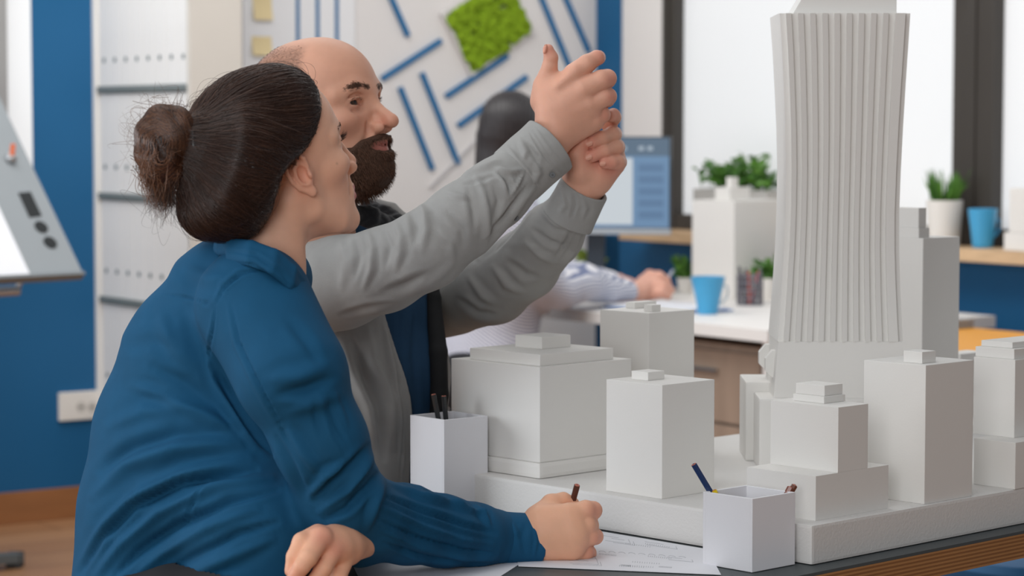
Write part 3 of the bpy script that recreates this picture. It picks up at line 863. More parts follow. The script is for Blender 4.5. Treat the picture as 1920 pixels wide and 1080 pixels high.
# background model building on the desk
foot = deskp(1376, 562)
bld = thing('far_model_block', 'blurred white model block on the far desk behind the blue mug', 'model building', foot)
u3 = (Vector((0.70, 0.71, 0))).normalized(); n3 = Vector((-u3.y, u3.x, 0))
zt_ = z_at(foot, 377); a, b = fp_box(foot, 1298, 1470, zt_, u3, n3)
block(bld, 'main_block', foot + UP * 0.0, a, b, zt_, 0.002, u3, n3, None, 0.0006)
k = foot + u3 * (a * 0.12) + n3 * (b * 0.25); k.z = zt_
block(bld, 'roof_box', k, a * 0.4, b * 0.35, z_at(k, 352), 0.002, u3, n3)
k2 = k + u3 * (a * 0.12) + n3 * (b * 0.1); k2.z = z_at(k, 352)
block(bld, 'roof_knob', k2, a * 0.13, b * 0.13, z_at(k, 333), 0.002, u3, n3)
# white block on the sill at the right border
c = sillp(1882, 0.14); c2 = sillp(1985, 0.02)
o = thing('white_block', 'white stepped model block on the window sill at the right border', 'model building', c)
adopt(o, MB().box(c + UP * 0.0004, -Bd * 0.30, Ad * 0.10, UP * 0.055, 0.002).build('low_step', M_model))
adopt(o, MB().box(c - Bd * 0.02 + UP * 0.0558, -Bd * 0.27, Ad * 0.09, UP * (z_at(c, 352) - c.z - 0.056), 0.002).build('upper_block', M_model))
# notebook pages and pen of the far woman
nb = deskp(1165, 572)
o = thing('open_notebook', 'open white notebook with blue cover under the far woman\'s hand', 'notebook', nb)
p0 = deskp(1110, 578) + Ad * 0.03
adopt(o, MB().box(p0 + UP * 0.0006, -Bd * 0.34, Ad * 0.26, UP * 0.004, 0.001).build('cover', mat('notebook_blue', srgb(60, 120, 185), 0.6)))
adopt(o, MB().box(p0 - Bd * 0.01 + Ad * 0.012 + UP * 0.0048, -Bd * 0.155, Ad * 0.236, UP * 0.009, 0.002).build('pages', M_paper))
adopt(o, MB().box(p0 - Bd * 0.172 + Ad * 0.012 + UP * 0.0048, -Bd * 0.155, Ad * 0.236, UP * 0.007, 0.002).build('pages', M_paper))

# amber desk and grey laptop at the right
az = 0.74
bk0 = on_z(1790, 611, az)
am = thing('amber_table', 'amber yellow table top seen behind the model at the right', 'table', Vector((bk0.x, bk0.y, 0)))
M_amber = mat('amber_laminate', srgb(220, 150, 40), 0.5, 0.04, 4)
adopt(am, MB().box(bk0 - Ad * 0.6 - UP * 0.03, -Bd * 1.6, Ad * 0.6, UP * 0.03, 0.002).build('tabletop', M_amber))
for (a, b) in ((0.06, -0.55), (1.5, -0.55), (0.06, -0.06), (1.5, -0.06)):
    p = Vector((bk0.x, bk0.y, 0)) - Bd * a + Ad * b
    adopt(am, MB().tube([p, p + UP * (az - 0.0305)], 0.018, 12).build('leg', M_steel, smooth=True))
lp = bk0 - Bd * 0.0 - Ad * 0.09
o = thing('storage_box', 'flat grey box lying on the amber table', 'box', lp)
adopt(o, MB().box(lp + UP * 0.0006 - Bd * 0.0, -Bd * 0.085, Ad * 0.08, UP * 0.018, 0.002).build('box_body', mat('grey_box', srgb(150, 152, 154), 0.6)))
adopt(o, MB().box(lp + UP * 0.0190 - Bd * -0.001 - Ad * 0.001, -Bd * 0.087, Ad * 0.082, UP * 0.008, 0.002).build('lid', mat('grey_box_lid', srgb(168, 170, 172), 0.6)))

# blue stool with chrome legs beneath the table edge at lower right
sc = P(1895, 1066, 4.75); sc = Vector((sc.x + 0.05, sc.y + 0.05, 0.0))
st = thing('blue_stool', 'blue padded stool with chrome legs beyond the table edge', 'stool', sc)
zs_ = 0.46
adopt(st, MB().lathe(sc, [(0.175, zs_ - 0.06), (0.185, zs_ - 0.05), (0.19, zs_ - 0.02), (0.18, zs_ - 0.004), (0.15, zs_)], 36).build('seat', mat('stool_blue', srgb(14, 80, 124), 0.6, 0.04), smooth=True))
for k in range(4):
    a = math.pi / 4 + k * math.pi / 2 + 0.25
    adopt(st, MB().tube([sc + Vector((math.cos(a) * 0.21, math.sin(a) * 0.21, 0.001)), sc + Vector((math.cos(a) * 0.14, math.sin(a) * 0.14, zs_ - 0.061))], 0.011, 10).build('leg', M_steel, smooth=True))
rg = [sc + Vector((math.cos(t_) * 0.19, math.sin(t_) * 0.19, 0.15)) for t_ in [2 * math.pi * i / 32 for i in range(33)]]
adopt(st, MB().tube(rg, 0.007, 8).build('foot_ring', M_steel, smooth=True))

# ------------------------------------------------------------------ tilted presentation board on a stand, far left
YB = 7.0
cr = P(155, 511, YB)
k_ = YB / F_PX
s_ = Vector((-145 * k_, 145 * k_, 250 * k_)).normalized()
e_ = Vector((-1, -1, 0)).normalized()
nb_ = e_.cross(s_).normalized()
if nb_.y > 0: nb_ = -nb_
M_gp = mat('grey_painted_metal', srgb(140, 146, 150), 0.5, 0.02)
ea = thing('tilted_board', 'grey tilted presentation board with paper sheet on a stand, far left', 'easel', Vector((cr.x - 0.35, cr.y - 0.25, 0)))
LB, LE = 0.78, 0.9
adopt(ea, MB().box(cr - nb_ * 0.022, e_ * LE, s_ * LB, nb_ * 0.022, 0.002).build('board', M_gp))
pw = 84 * k_ / 0.707 * 0.98
adopt(ea, MB().box(cr + e_ * pw + s_ * 0.004 + nb_ * 0.0006, e_ * (LE - pw - 0.02), s_ * (LB - 0.02), nb_ * 0.001).build('paper_sheet', M_paper))
M_bk = mat('board_black', srgb(30, 34, 36), 0.5)
def on_board(px, py): return on_plane(px, py, cr + nb_ * 0.0006, nb_)
pts = [on_board(*q) for q in ((34, 362), (57, 360), (78, 405), (55, 408))]
adopt(ea, MB().prism(pts, nb_ * 0.002).build('display_slot', M_bk))
for (x, y) in ((77, 426), (94, 455)):
    c = on_board(x, y); rr = 0.0215
    pts = [c + (e_ * math.cos(t_) * rr + s_ * math.sin(t_) * rr) for t_ in [2 * math.pi * i / 24 for i in range(24)]]
    adopt(ea, MB().prism(pts, nb_ * 0.002).build('round_knob', M_bk))
adopt(ea, MB().box(cr + s_ * -0.012 - nb_ * 0.02, e_ * LE, s_ * 0.011, nb_ * 0.03, 0.002).build('pen_ledge', mat('ledge_grey', srgb(120, 126, 130), 0.4)))
rl = P(34, 545, YB - 0.05)
adopt(ea, MB().tube([rl, rl + e_ * 0.6], 0.014, 12).build('chrome_rail', M_steel, smooth=True))
adopt(ea, MB().tube([rl + Vector((0.012, 0, 0.045)), rl + Vector((-0.004, 0, -0.004))], 0.008, 10).build('rail_clip', M_steel, smooth=True))
adopt(ea, MB().ball(on_board(18, 300) + nb_ * 0.01, 0.02, 14, (1, 0.7, 0.8)).build('clamp', M_steel, smooth=True))
o = MB().box(on_board(12, 300) + nb_ * 0.02, Vector((0.014, 0, 0)), Vector((0, 0.01, 0)), Vector((0.004, 0, 0.035)), 0.002).build('clamp_tab', mat('clamp_orange', srgb(215, 110, 70), 0.5)); adopt(ea, o)
pb = cr + e_ * 0.48 + s_ * 0.3 - nb_ * 0.05
adopt(ea, MB().tube([Vector((pb.x, pb.y, 0.06)), pb], 0.022, 14).build('pole', M_gp, smooth=True))
ft = on_z(36, 1050, 0.02)
adopt(ea, MB().bar(Vector((pb.x, pb.y, 0.055)), Vector((ft.x, ft.y, 0.028)), 0.05, 0.03, bevel=0.006).build('foot', mat('foot_grey', srgb(92, 98, 100), 0.5)))
adopt(ea, MB().bar(Vector((pb.x, pb.y, 0.045)), Vector((2 * pb.x - ft.x, pb.y + 0.2, 0.028)), 0.05, 0.03, bevel=0.006).build('foot', mat('foot_grey', srgb(92, 98, 100), 0.5)))
adopt(ea, MB().box(Vector((ft.x - 0.035, ft.y - 0.03, 0.0)), (0.045, 0, 0), (0, 0.06, 0), (0, 0, 0.042), 0.004).build('rubber_end', mat('rubber', srgb(52, 54, 56), 0.7)))
# ================================================================== implicit-surface modelling kit (numpy)
def V3(*a): return np.array(a, dtype=np.float64)
def PP(px, py, Y): return np.array(P(px, py, Y))
def rpx(r, Y): return r * Y / F_PX
def smin(a, b, k):
    if k <= 0: return np.minimum(a, b)
    h = np.clip(0.5 + 0.5 * (b - a) / k, 0, 1)
    return b + (a - b) * h - k * h * (1 - h)
def smax(a, b, k): return -smin(-a, -b, k)
class Vol:
    def __init__(self, lo, hi, h):
        self.lo = np.array(lo, float); self.h = h
        self.n = np.maximum(2, np.ceil((np.array(hi, float) - self.lo) / h).astype(int) + 1)
        self.d = np.full(self.n, 1.0, np.float32)
        self.ax = [(self.lo[i] + h * np.arange(self.n[i])).astype(np.float32) for i in range(3)]
    def sub(self, lo, hi):
        s = []
        for i in range(3):
            a = int(np.clip(math.floor((lo[i] - self.lo[i]) / self.h), 0, self.n[i])); b = int(np.clip(math.ceil((hi[i] - self.lo[i]) / self.h) + 1, 0, self.n[i]))
            if b <= a: return None, None
            s.append(slice(a, b))
        g = (self.ax[0][s[0]][:, None, None], self.ax[1][s[1]][None, :, None], self.ax[2][s[2]][None, None, :])
        return tuple(s), g
    def apply(self, fn, lo, hi, k=0.0, op='add', pad=0.03):
        pad = pad + k
        s, g = self.sub(np.array(lo) - pad, np.array(hi) + pad)
        if s is None: return self
        v = fn(*g)
        if op == 'add': self.d[s] = smin(self.d[s], v, k)
        elif op == 'sub': self.d[s] = smax(self.d[s], -v, k)
        return self
    # primitives
    @staticmethod
    def f_cone(a, b, ra, rb):
        a = np.array(a, float); b = np.array(b, float); ba = b - a; L2 = float(ba @ ba) + 1e-12
        def fn(X, Y, Z):
            x, y, z = X - a[0], Y - a[1], Z - a[2]
            t = np.clip((x * ba[0] + y * ba[1] + z * ba[2]) / L2, 0, 1)
            return np.sqrt((x - t * ba[0]) ** 2 + (y - t * ba[1]) ** 2 + (z - t * ba[2]) ** 2) - (ra + (rb - ra) * t)
        r = max(ra, rb)
        return fn, np.minimum(a, b) - r, np.maximum(a, b) + r
    @staticmethod
    def f_ell(c, r, R=None):
        c = np.array(c, float); r = np.array(r, float); R_ = np.eye(3) if R is None else np.array(R, float)   # columns = local axes
        def fn(X, Y, Z):
            x, y, z = X - c[0], Y - c[1], Z - c[2]
            q = [(x * R_[0, i] + y * R_[1, i] + z * R_[2, i]) / r[i] for i in range(3)]
            k0 = np.sqrt(q[0] ** 2 + q[1] ** 2 + q[2] ** 2) + 1e-9
            k1 = np.sqrt((q[0] / r[0]) ** 2 + (q[1] / r[1]) ** 2 + (q[2] / r[2]) ** 2) + 1e-9
            return k0 * (k0 - 1) / k1
        m = r.max()
        return fn, c - m, c + m
    def cone(self, a, b, ra, rb, k=0.0, op='add'):
        fn, lo, hi = self.f_cone(a, b, ra, rb); return self.apply(fn, lo, hi, k, op)
    def ell(self, c, r, k=0.0, op='add', R=None):
        fn, lo, hi = self.f_ell(c, r, R); return self.apply(fn, lo, hi, k, op)
    def chain(self, pts, k=0.0, op='add'):
        """pts: (point, radius); the chain is united on its own first, then blended in"""
        fs = []; los = []; his = []
        for (a, ra), (b, rb) in zip(pts, pts[1:]):
            fn, lo, hi = self.f_cone(a, b, ra, rb); fs.append(fn); los.append(lo); his.append(hi)
        def fn(X, Y, Z):
            v = None
            for f in fs:
                w = f(X, Y, Z); v = w if v is None else smin(v, w, 0.35 * min(r for _, r in pts))
            return v
        return self.apply(fn, np.min(los, 0), np.max(his, 0), k, op)
    def sample(self, p):
        q = (np.asarray(p) - self.lo) / self.h
        i = np.clip(np.floor(q).astype(int), 0, self.n - 2); f = np.clip(q - i, 0, 1)
        out = 0
        for dx in (0, 1):
            for dy in (0, 1):
                for dz in (0, 1):
                    w = (f[:, 0] if dx else 1 - f[:, 0]) * (f[:, 1] if dy else 1 - f[:, 1]) * (f[:, 2] if dz else 1 - f[:, 2])
                    out = out + w * self.d[i[:, 0] + dx, i[:, 1] + dy, i[:, 2] + dz]
        return out
    def grad(self, p):
        e = self.h
        g = np.stack([self.sample(p + np.eye(3)[i] * e) - self.sample(p - np.eye(3)[i] * e) for i in range(3)], 1)
        return g / (np.linalg.norm(g, axis=1, keepdims=True) + 1e-9)
    def project(self, p, off=0.0, it=5):
        p = np.array(p, float)
        for _ in range(it): p = p - self.grad(p) * (self.sample(p) - off)[:, None]
        return p
    def surface(self):
        """surface nets -> verts, quads"""
        d = self.d; ins = d < 0
        nx, ny, nz = d.shape
        c = ins[:-1, :-1, :-1].astype(np.int8)
        cnt = np.zeros((nx - 1, ny - 1, nz - 1), np.int8)
        for dx in (0, 1):
            for dy in (0, 1):
                for dz in (0, 1):
                    cnt += ins[dx:nx - 1 + dx, dy:ny - 1 + dy, dz:nz - 1 + dz]
        I, J, K = np.nonzero((cnt > 0) & (cnt < 8))
        idx = np.full(cnt.shape, -1, np.int32); idx[I, J, K] = np.arange(len(I))
        pos = np.zeros((len(I), 3)); num = np.zeros(len(I))
        offs = [(a, b, e) for a in (0, 1) for b in (0, 1) for e in (0, 1)]
        for o in offs:
            for ax in range(3):
                if o[ax] == 1: continue
                o2 = list(o); o2[ax] = 1
                va = d[I + o[0], J + o[1], K + o[2]]; vb = d[I + o2[0], J + o2[1], K + o2[2]]
                m = (va < 0) != (vb < 0)
                t = va[m] / (va[m] - vb[m])
                q = np.tile(np.array(o, float), (m.sum(), 1)); q[:, ax] = t
                pos[m] += q; num[m] += 1
        pos = pos / num[:, None] + np.stack([I, J, K], 1)
        verts = self.lo + pos * self.h
        quads = []
        for ax in range(3):
            sl0 = [slice(None)] * 3; sl1 = [slice(None)] * 3
            sl0[ax] = slice(0, -1); sl1[ax] = slice(1, None)
            a = ins[tuple(sl0)]; b = ins[tuple(sl1)]
            E = np.argwhere(a != b)
            u, v = (ax + 1) % 3, (ax + 2) % 3
            ok = (E[:, u] > 0) & (E[:, v] > 0) & (E[:, u] < self.n[u] - 1) & (E[:, v] < self.n[v] - 1)
            E = E[ok]
            fl = a[E[:, 0], E[:, 1], E[:, 2]]
            def cell(du, dv):
                q = E.copy(); q[:, u] -= du; q[:, v] -= dv
                return idx[q[:, 0], q[:, 1], q[:, 2]]
            Q = np.stack([cell(1, 1), cell(0, 1), cell(0, 0), cell(1, 0)], 1)
            Q[~fl] = Q[~fl][:, ::-1]
            quads.append(Q)
        quads = np.concatenate(quads)
        quads = quads[(quads >= 0).all(1)]
        return verts, quads
def relax(v, q, it=1, lam=0.5):
    n = len(v)
    e = np.concatenate([q[:, [0, 1]], q[:, [1, 2]], q[:, [2, 3]], q[:, [3, 0]]])
    for _ in range(it):
        s = np.zeros_like(v); c = np.zeros(n)
        for a, b in ((0, 1), (1, 0)):
            for i in range(3): s[:, i] += np.bincount(e[:, a], v[e[:, b], i], n)
            c += np.bincount(e[:, a], minlength=n)
        v = v + lam * (s / np.maximum(c, 1)[:, None] - v)
    return v
def vnormals(v, q):
    fn = np.cross(v[q[:, 2]] - v[q[:, 0]], v[q[:, 3]] - v[q[:, 1]])
    n = np.zeros_like(v)
    for j in range(4):
        for i in range(3): n[:, i] += np.bincount(q[:, j], fn[:, i], len(v))
    return n / (np.linalg.norm(n, axis=1, keepdims=True) + 1e-12)
def projn(v):
    y = v[:, 1]; z = v[:, 2] - H_CAM
    f = y * CP - z * SP; u = y * SP + z * CP
    return np.stack([960 + F_PX * v[:, 0] / f, 540 - F_PX * u / f], 1)
def poly_dist(p, line):
    """2-D distance of points to a polyline, and the position 0..1 along it"""
    line = np.array(line, float); best = np.full(len(p), 1e9); tt = np.zeros(len(p)); m = len(line) - 1
    for i in range(m):
        a, b = line[i], line[i + 1]; ba = b - a
        t = np.clip(((p - a) @ ba) / (ba @ ba + 1e-9), 0, 1)
        d = np.linalg.norm(p - a - t[:, None] * ba, axis=1)
        w = d < best; best[w] = d[w]; tt[w] = (i + t[w]) / m
    return best, tt
def folds(v, q, lines):
    """cloth folds: ridges (amp > 0) and creases (amp < 0), given along lines on the garment's visible side"""
    n = vnormals(v, q); p = projn(v)
    view = v - np.array([0, 0, H_CAM]); view /= np.linalg.norm(view, axis=1, keepdims=True)
    facing = np.clip(-(n * view).sum(1) * 2.2 + 0.25, 0, 1)
    disp = np.zeros(len(v))
    for line, w, amp in lines:
        L = np.array(line); near = (p[:, 0] > L[:, 0].min() - 3 * w) & (p[:, 0] < L[:, 0].max() + 3 * w) & (p[:, 1] > L[:, 1].min() - 3 * w) & (p[:, 1] < L[:, 1].max() + 3 * w)
        ids = np.nonzero(near)[0]
        if not len(ids): continue
        d, t = poly_dist(p[ids], line)
        taper = np.clip(np.sin(np.pi * np.clip(t, 0.02, 0.98)), 0, 1) ** 0.6
        ww = w * (0.6 + 0.4 * taper)
        disp[ids] += amp * taper * (np.exp(-(d / ww) ** 2) - 0.35 * np.exp(-((d - 1.9 * ww) / ww) ** 2))
    return v + n * (disp * facing)[:, None]
def wave_noise(v, scale, seed, octaves=3):
    """cheap smooth noise from sums of random plane waves"""
    r = np.random.default_rng(seed); out = np.zeros(len(v)); amp = 1.0; tot = 0
    for o in range(octaves):
        for _ in range(7):
            k = r.normal(size=3); k *= scale * (2 ** o) / np.linalg.norm(k) * r.uniform(0.7, 1.3)
            out += amp * np.sin(v @ k + r.uniform(0, 6.283)); tot += amp * 0.7
        amp *= 0.5
    return out / tot * 1.6
def np_mesh(name, parts, m, parent=None, origin=None, colors=None):
    """parts: list of (verts, quads[, colors]); one mesh object"""
    vs = []; qs = []; cs = []; off = 0
    for p in parts:
        vs.append(p[0]); qs.append(p[1] + off); off += len(p[0])
        if len(p) > 2 and p[2] is not None: cs.append(p[2])
    v = np.concatenate(vs); q = np.concatenate(qs)
    if origin is not None: v = v - np.array(origin)
    me = bpy.data.meshes.new(name)
    me.vertices.add(len(v)); me.vertices.foreach_set('co', v.astype(np.float32).ravel())
    k = q.shape[1]
    me.loops.add(q.size); me.loops.foreach_set('vertex_index', q.astype(np.int32).ravel())
    me.polygons.add(len(q)); me.polygons.foreach_set('loop_start', np.arange(0, q.size, k, dtype=np.int32)); me.polygons.foreach_set('loop_total', np.full(len(q), k, np.int32))
    me.polygons.foreach_set('use_smooth', np.ones(len(q), bool))
    me.update(calc_edges=True); me.validate()
    if cs:
        c = np.concatenate(cs); at = me.color_attributes.new('tone', 'FLOAT_COLOR', 'POINT')
        at.data.foreach_set('color', np.concatenate([c, np.ones((len(c), 1))], 1).astype(np.float32).ravel())
    me.materials.append(m)
    o = link(name, me, parent)
    if origin is not None: o.location = origin
    return o
def strands(lines, r0, r1=None, sides=3):
    """lines: array (n, m, 3) -> thin tapered tubes (verts, quads)"""
    L = np.asarray(lines, float); n, m, _ = L.shape
    if r1 is None: r1 = r0 * 0.25
    T = np.gradient(L, axis=1); T /= np.linalg.norm(T, axis=2, keepdims=True) + 1e-12
    ref = np.array([0.13, -0.94, 0.31]); S = np.cross(T, ref); S /= np.linalg.norm(S, axis=2, keepdims=True) + 1e-12
    N_ = np.cross(S, T)
    rad = np.linspace(1, 0, m)[None, :, None] * (r0 - r1) + r1
    rad = np.broadcast_to(rad, (n, m, 1)) * (np.asarray(r0).reshape(-1, 1, 1) * 0 + 1)
    rings = [L + rad * (S * math.cos(2 * math.pi * k / sides) + N_ * math.sin(2 * math.pi * k / sides)) for k in range(sides)]
    v = np.stack(rings, 2)                       # n, m, sides, 3
    ids = np.arange(n * m * sides).reshape(n, m, sides)
    q = []
    for k in range(sides):
        k2 = (k + 1) % sides
        q.append(np.stack([ids[:, :-1, k], ids[:, :-1, k2], ids[:, 1:, k2], ids[:, 1:, k]], -1).reshape(-1, 4))
    return v.reshape(-1, 3), np.concatenate(q)
def frame_R(yaw, pitch, roll=0.0):
    """columns: forward, left, up of a head that looks along yaw (about z), pitched up"""
    cy, sy, cp_, sp_ = math.cos(yaw), math.sin(yaw), math.cos(pitch), math.sin(pitch)
    f = np.array([cy * cp_, sy * cp_, sp_]); l = np.array([-sy, cy, 0.0]); u = np.cross(f, l)
    c, s = math.cos(roll), math.sin(roll)
    return np.stack([f, l * c + u * s, u * c - l * s], 1)
# ================================================================== heads
def sstep(a, b, x):
    t = np.clip((x - a) / (b - a), 0, 1); return t * t * (3 - 2 * t)
def ear(v, s, c, sc=1.0, k=0.004, flare=0.35, tilt=0.22):
    """outer ear on side s (-1 right, +1 left) around centre c (head space)"""
    c = np.array(c)
    # local axes: back-along (x), out (y), up (z)
    a = math.cos(tilt); b = math.sin(tilt)
    upv = np.array([-b, 0, a]); fw = np.array([a, 0, b])
    out = np.array([-flare, s, 0.0]); out /= np.linalg.norm(out)
    fw = fw - out * (fw @ out); fw /= np.linalg.norm(fw)
    def q(x, z, o): return c + fw * x * sc + upv * z * sc + out * o * sc
    R = np.stack([fw, out, upv], 1)
    v.ell(q(-0.001, 0.002, 0.004), np.array([0.0155, 0.0055, 0.027]) * sc, 0.004, 'add', R)
    v.cone(q(0.006, -0.004, -0.006), q(0.0, 0.0, 0.004), 0.012 * sc, 0.010 * sc, 0.006)
    helix = [(0.013, 0.006, 0.004), (0.013, 0.018, 0.006), (0.007, 0.028, 0.007), (-0.004, 0.031, 0.0085), (-0.014, 0.025, 0.010), (-0.018, 0.012, 0.011), (-0.0165, -0.002, 0.0105), (-0.011, -0.015, 0.0085), (-0.003, -0.024, 0.006)]
    v.chain([(q(*h), 0.0034 * sc) for h in helix], 0.002)
    v.ell(q(0.003, -0.026, 0.005), np.array([0.0075, 0.0045, 0.009]) * sc, 0.003, 'add', R)
    anti = [(0.002, 0.017, 0.008), (-0.006, 0.012, 0.0095), (-0.0085, 0.0, 0.010), (-0.005, -0.011, 0.009), (0.004, -0.016, 0.008)]
    v.chain([(q(*h), 0.0030 * sc) for h in anti], 0.0025)
    v.ell(q(0.003, -0.001, 0.0105), np.array([0.0085, 0.0085, 0.0130]) * sc, 0.0015, 'sub', R)
    v.ell(q(0.011, -0.005, 0.009), np.array([0.0035, 0.0045, 0.006]) * sc, 0.002, 'add', R)
    v.chain([(q(-0.008, 0.022, 0.0135), 0.0022 * sc), (q(-0.0128, 0.008, 0.0145), 0.0022 * sc), (q(-0.011, -0.008, 0.013), 0.0018 * sc)], 0.0015, 'sub')

def head_volume(h, female=False, mouth_open=0.0, nose=1.0, lo=(-0.13, -0.11, -0.225), hi=(0.15, 0.11, 0.13), lean=0.0):
    v = Vol(lo, hi, h); w = 0.95 if female else 1.0
    v.ell((-0.010, 0, 0.029 if not female else 0.031), (0.098, 0.077 * w, 0.083))
    v.ell((0.028, 0, 0.029 if not female else 0.034), (0.0625, 0.065 * w, 0.066 if not female else 0.070), 0.03)
    v.ell((0.034, 0, -0.030), (0.056, 0.059 * w, 0.074), 0.03)
    v.ell((0.056, 0, -0.062), (0.042, 0.036 * w, 0.036), 0.02)
    jr = 0.9 if female else 1.0
    for s in (-1, 1):
        v.chain([(V3(0.000, s * 0.058 * w, -0.018), 0.014), (V3(0.008, s * 0.052 * w, -0.066), 0.018 * jr), (V3(0.048, s * 0.037 * w, -0.094), 0.016 * jr), (V3(0.076, s * 0.012, -0.102), 0.0155 * jr)], 0.022)
        v.ell((0.057, s * 0.044 * w, -0.024), (0.027, 0.020, 0.017), 0.016)
    v.ell((0.078, 0, -0.102), (0.016, 0.018, 0.0145), 0.014)
    v.ell((0.034, 0, -0.072), (0.050, 0.044 * w, 0.036), 0.02)
    br = 0.0085 if female else 0.0115
    for s in (-1, 1):
        v.chain([(V3(0.0835, s * 0.008, 0.0165), br), (V3(0.0800, s * 0.031, 0.021), br), (V3(0.063, s * 0.053 * w, 0.013), br * 0.9)], 0.012)
        v.ell((0.099, s * 0.0335, 0.000), (0.0215, 0.0185, 0.0125), 0.013, 'sub')
    # nose
    nz = nose
    v.chain([(V3(0.0890, 0, 0.009), 0.0070), (V3(0.0985 + 0.002 * (nz - 1) * 10, 0, -0.012), 0.0075), (V3(0.1085 + 0.009 * (nz - 1) * 10, 0, -0.031), 0.0090)], 0.009)
    v.ell((0.1085 + 0.009 * (nz - 1) * 10, 0, -0.0345), (0.0102, 0.0092, 0.0084), 0.006)
    v.cone((0.098, 0, -0.030), (0.098, 0, -0.046), 0.009, 0.006, 0.008)
    for s in (-1, 1):
        v.ell((0.0985, s * 0.0128, -0.0395), (0.0125, 0.0066, 0.0082), 0.0045)
        v.ell((0.0885, s * 0.0210, -0.0375), (0.0050, 0.0028, 0.0090), 0.004, 'sub')
        v.ell((0.1045, s * 0.0062, -0.0475), (0.0052, 0.0030, 0.0040), 0.0015, 'sub')
    # eyes: lids round the eyeball, almond opening
    for s in (-1, 1):
        v.ell((0.0705, s * 0.0325, 0.0), (0.0148, 0.0158, 0.0142), 0.004)
        v.chain([(V3(0.0868, s * 0.020, 0.0030), 0.0016), (V3(0.0872, s * 0.030, 0.0078), 0.0021), (V3(0.081, s * 0.0435, 0.0048), 0.0019), (V3(0.0745, s * 0.049, -0.001), 0.0014)], 0.0025)
        v.ell((0.0860, s * 0.0335, 0.0006), (0.0130, 0.0128, 0.0036 if not female else 0.0042), 0.0015, 'sub')
        v.ell((0.0845, s * 0.0205, -0.0012), (0.0060, 0.0045, 0.0024), 0.001, 'sub')
    for s in (-1, 1):
        v.chain([(V3(0.0910, s * 0.0205, -0.040), 0.0014), (V3(0.0862, s * 0.029, -0.055), 0.0016), (V3(0.0795, s * 0.034, -0.068), 0.0012)], 0.010, 'sub')
        v.chain([(V3(0.0890, s * 0.022, -0.0095), 0.0010), (V3(0.0866, s * 0.034, -0.0135), 0.0010), (V3(0.0800, s * 0.043, -0.0125), 0.0007)], 0.006, 'sub')
        v.chain([(V3(0.0870, s * 0.022, 0.0105), 0.0014), (V3(0.0860, s * 0.034, 0.0135), 0.0016), (V3(0.076, s * 0.047, 0.0095), 0.0014)], 0.004, 'sub')
    # mouth
    g = mouth_open; dx = 0.0 if female else 0.0005; dz = 0.0 if female else 0.0055
    for s in (-1, 1):
        v.chain([(V3(0.0835 + dx, s * 0.0235, -0.0680 + dz), 0.0030), (V3(0.0945 + dx, s * 0.011, -0.0640 + dz), 0.0044), (V3(0.0985 + dx, s * 0.0035, -0.0635 + dz), 0.0048)], 0.0045)
        v.chain([(V3(0.0835 + dx, s * 0.0225, -0.0695 + dz), 0.0030), (V3(0.0935 + dx, s * 0.010, -0.0755 - g + dz), 0.0052), (V3(0.0955 + dx, 0, -0.0765 - g + dz), 0.0058)], 0.0045)
    v.chain([(V3(0.0845 + dx, -0.024, -0.0688 + dz), 0.0011 + g * 0.1), (V3(0.1010 + dx, 0, -0.0695 - g * 0.5 + dz), 0.0013 + g * 0.55), (V3(0.0845 + dx, 0.024, -0.0688 + dz), 0.0011 + g * 0.1)], 0.0022, 'sub')
    v.ell((0.1035, 0, -0.0540), (0.0045, 0.0032, 0.0075), 0.004, 'sub')
    v.ell((0.1015, 0, -0.0885), (0.0075, 0.018, 0.0055), 0.008, 'sub')
    for s in (-1, 1):
        ear(v, s, (-0.006, s * 0.0745 * w, -0.016), 1.0 if not female else 0.94)
    # neck
    nr = 0.049 if female else 0.056
    v.chain([(V3(-0.022, 0, -0.040), nr * 1.02), (V3(-0.035 - 0.08 * lean, 0, -0.120), nr), (V3(-0.055 - 0.175 * lean, 0, -0.215), nr * 1.12)], 0.028)
    for s in (-1, 1): v.cone((-0.022, s * 0.050, -0.050), (0.002 - 0.16 * lean, s * 0.016, -0.200), 0.013, 0.012, 0.02)
    return v

def eyeball(O, R, s, gaze, col, parent, sc=1.0):
    """sphere with iris and pupil facing gaze (world vector)"""
    c = O + R @ (np.array([0.0708, s * 0.0325, 0.0]) * sc)
    nu, nv = 40, 28; g = np.array(gaze, float); g /= np.linalg.norm(g)
    a = np.cross(g, [0, 0, 1.0]); a /= np.linalg.norm(a); b = np.cross(a, g)
    vs = []; cs = []
    for j in range(nv + 1):
        th = math.pi * (j / nv) ** 1.5
        for i in range(nu):
            ph = 2 * math.pi * i / nu
            r = 0.0126 * sc * (1.0 + (0.045 * max(0, 1 - (th / 0.5) ** 2)))
            vs.append(c + r * (g * math.cos(th) + (a * math.cos(ph) + b * math.sin(ph)) * math.sin(th)))
            if th < 0.22: cs.append((0.004, 0.003, 0.003))
            elif th < 0.52: cs.append(tuple(x * (0.75 + 0.5 * ((i * 7) % 5) / 5) for x in col))
            elif th < 0.58: cs.append((0.03, 0.02, 0.015))
            else: cs.append((0.34, 0.28, 0.26))
    q = [(j * nu + i, j * nu + (i + 1) % nu, (j + 1) * nu + (i + 1) % nu, (j + 1) * nu + i) for j in range(nv) for i in range(nu)]
    return np_mesh('eye', [(np.array(vs), np.array(q)[:, ::-1], np.array(cs))], mat('eye_surface', (1, 1, 1), 0.25, 0.0, spec=0.4, attr='tone'), parent)

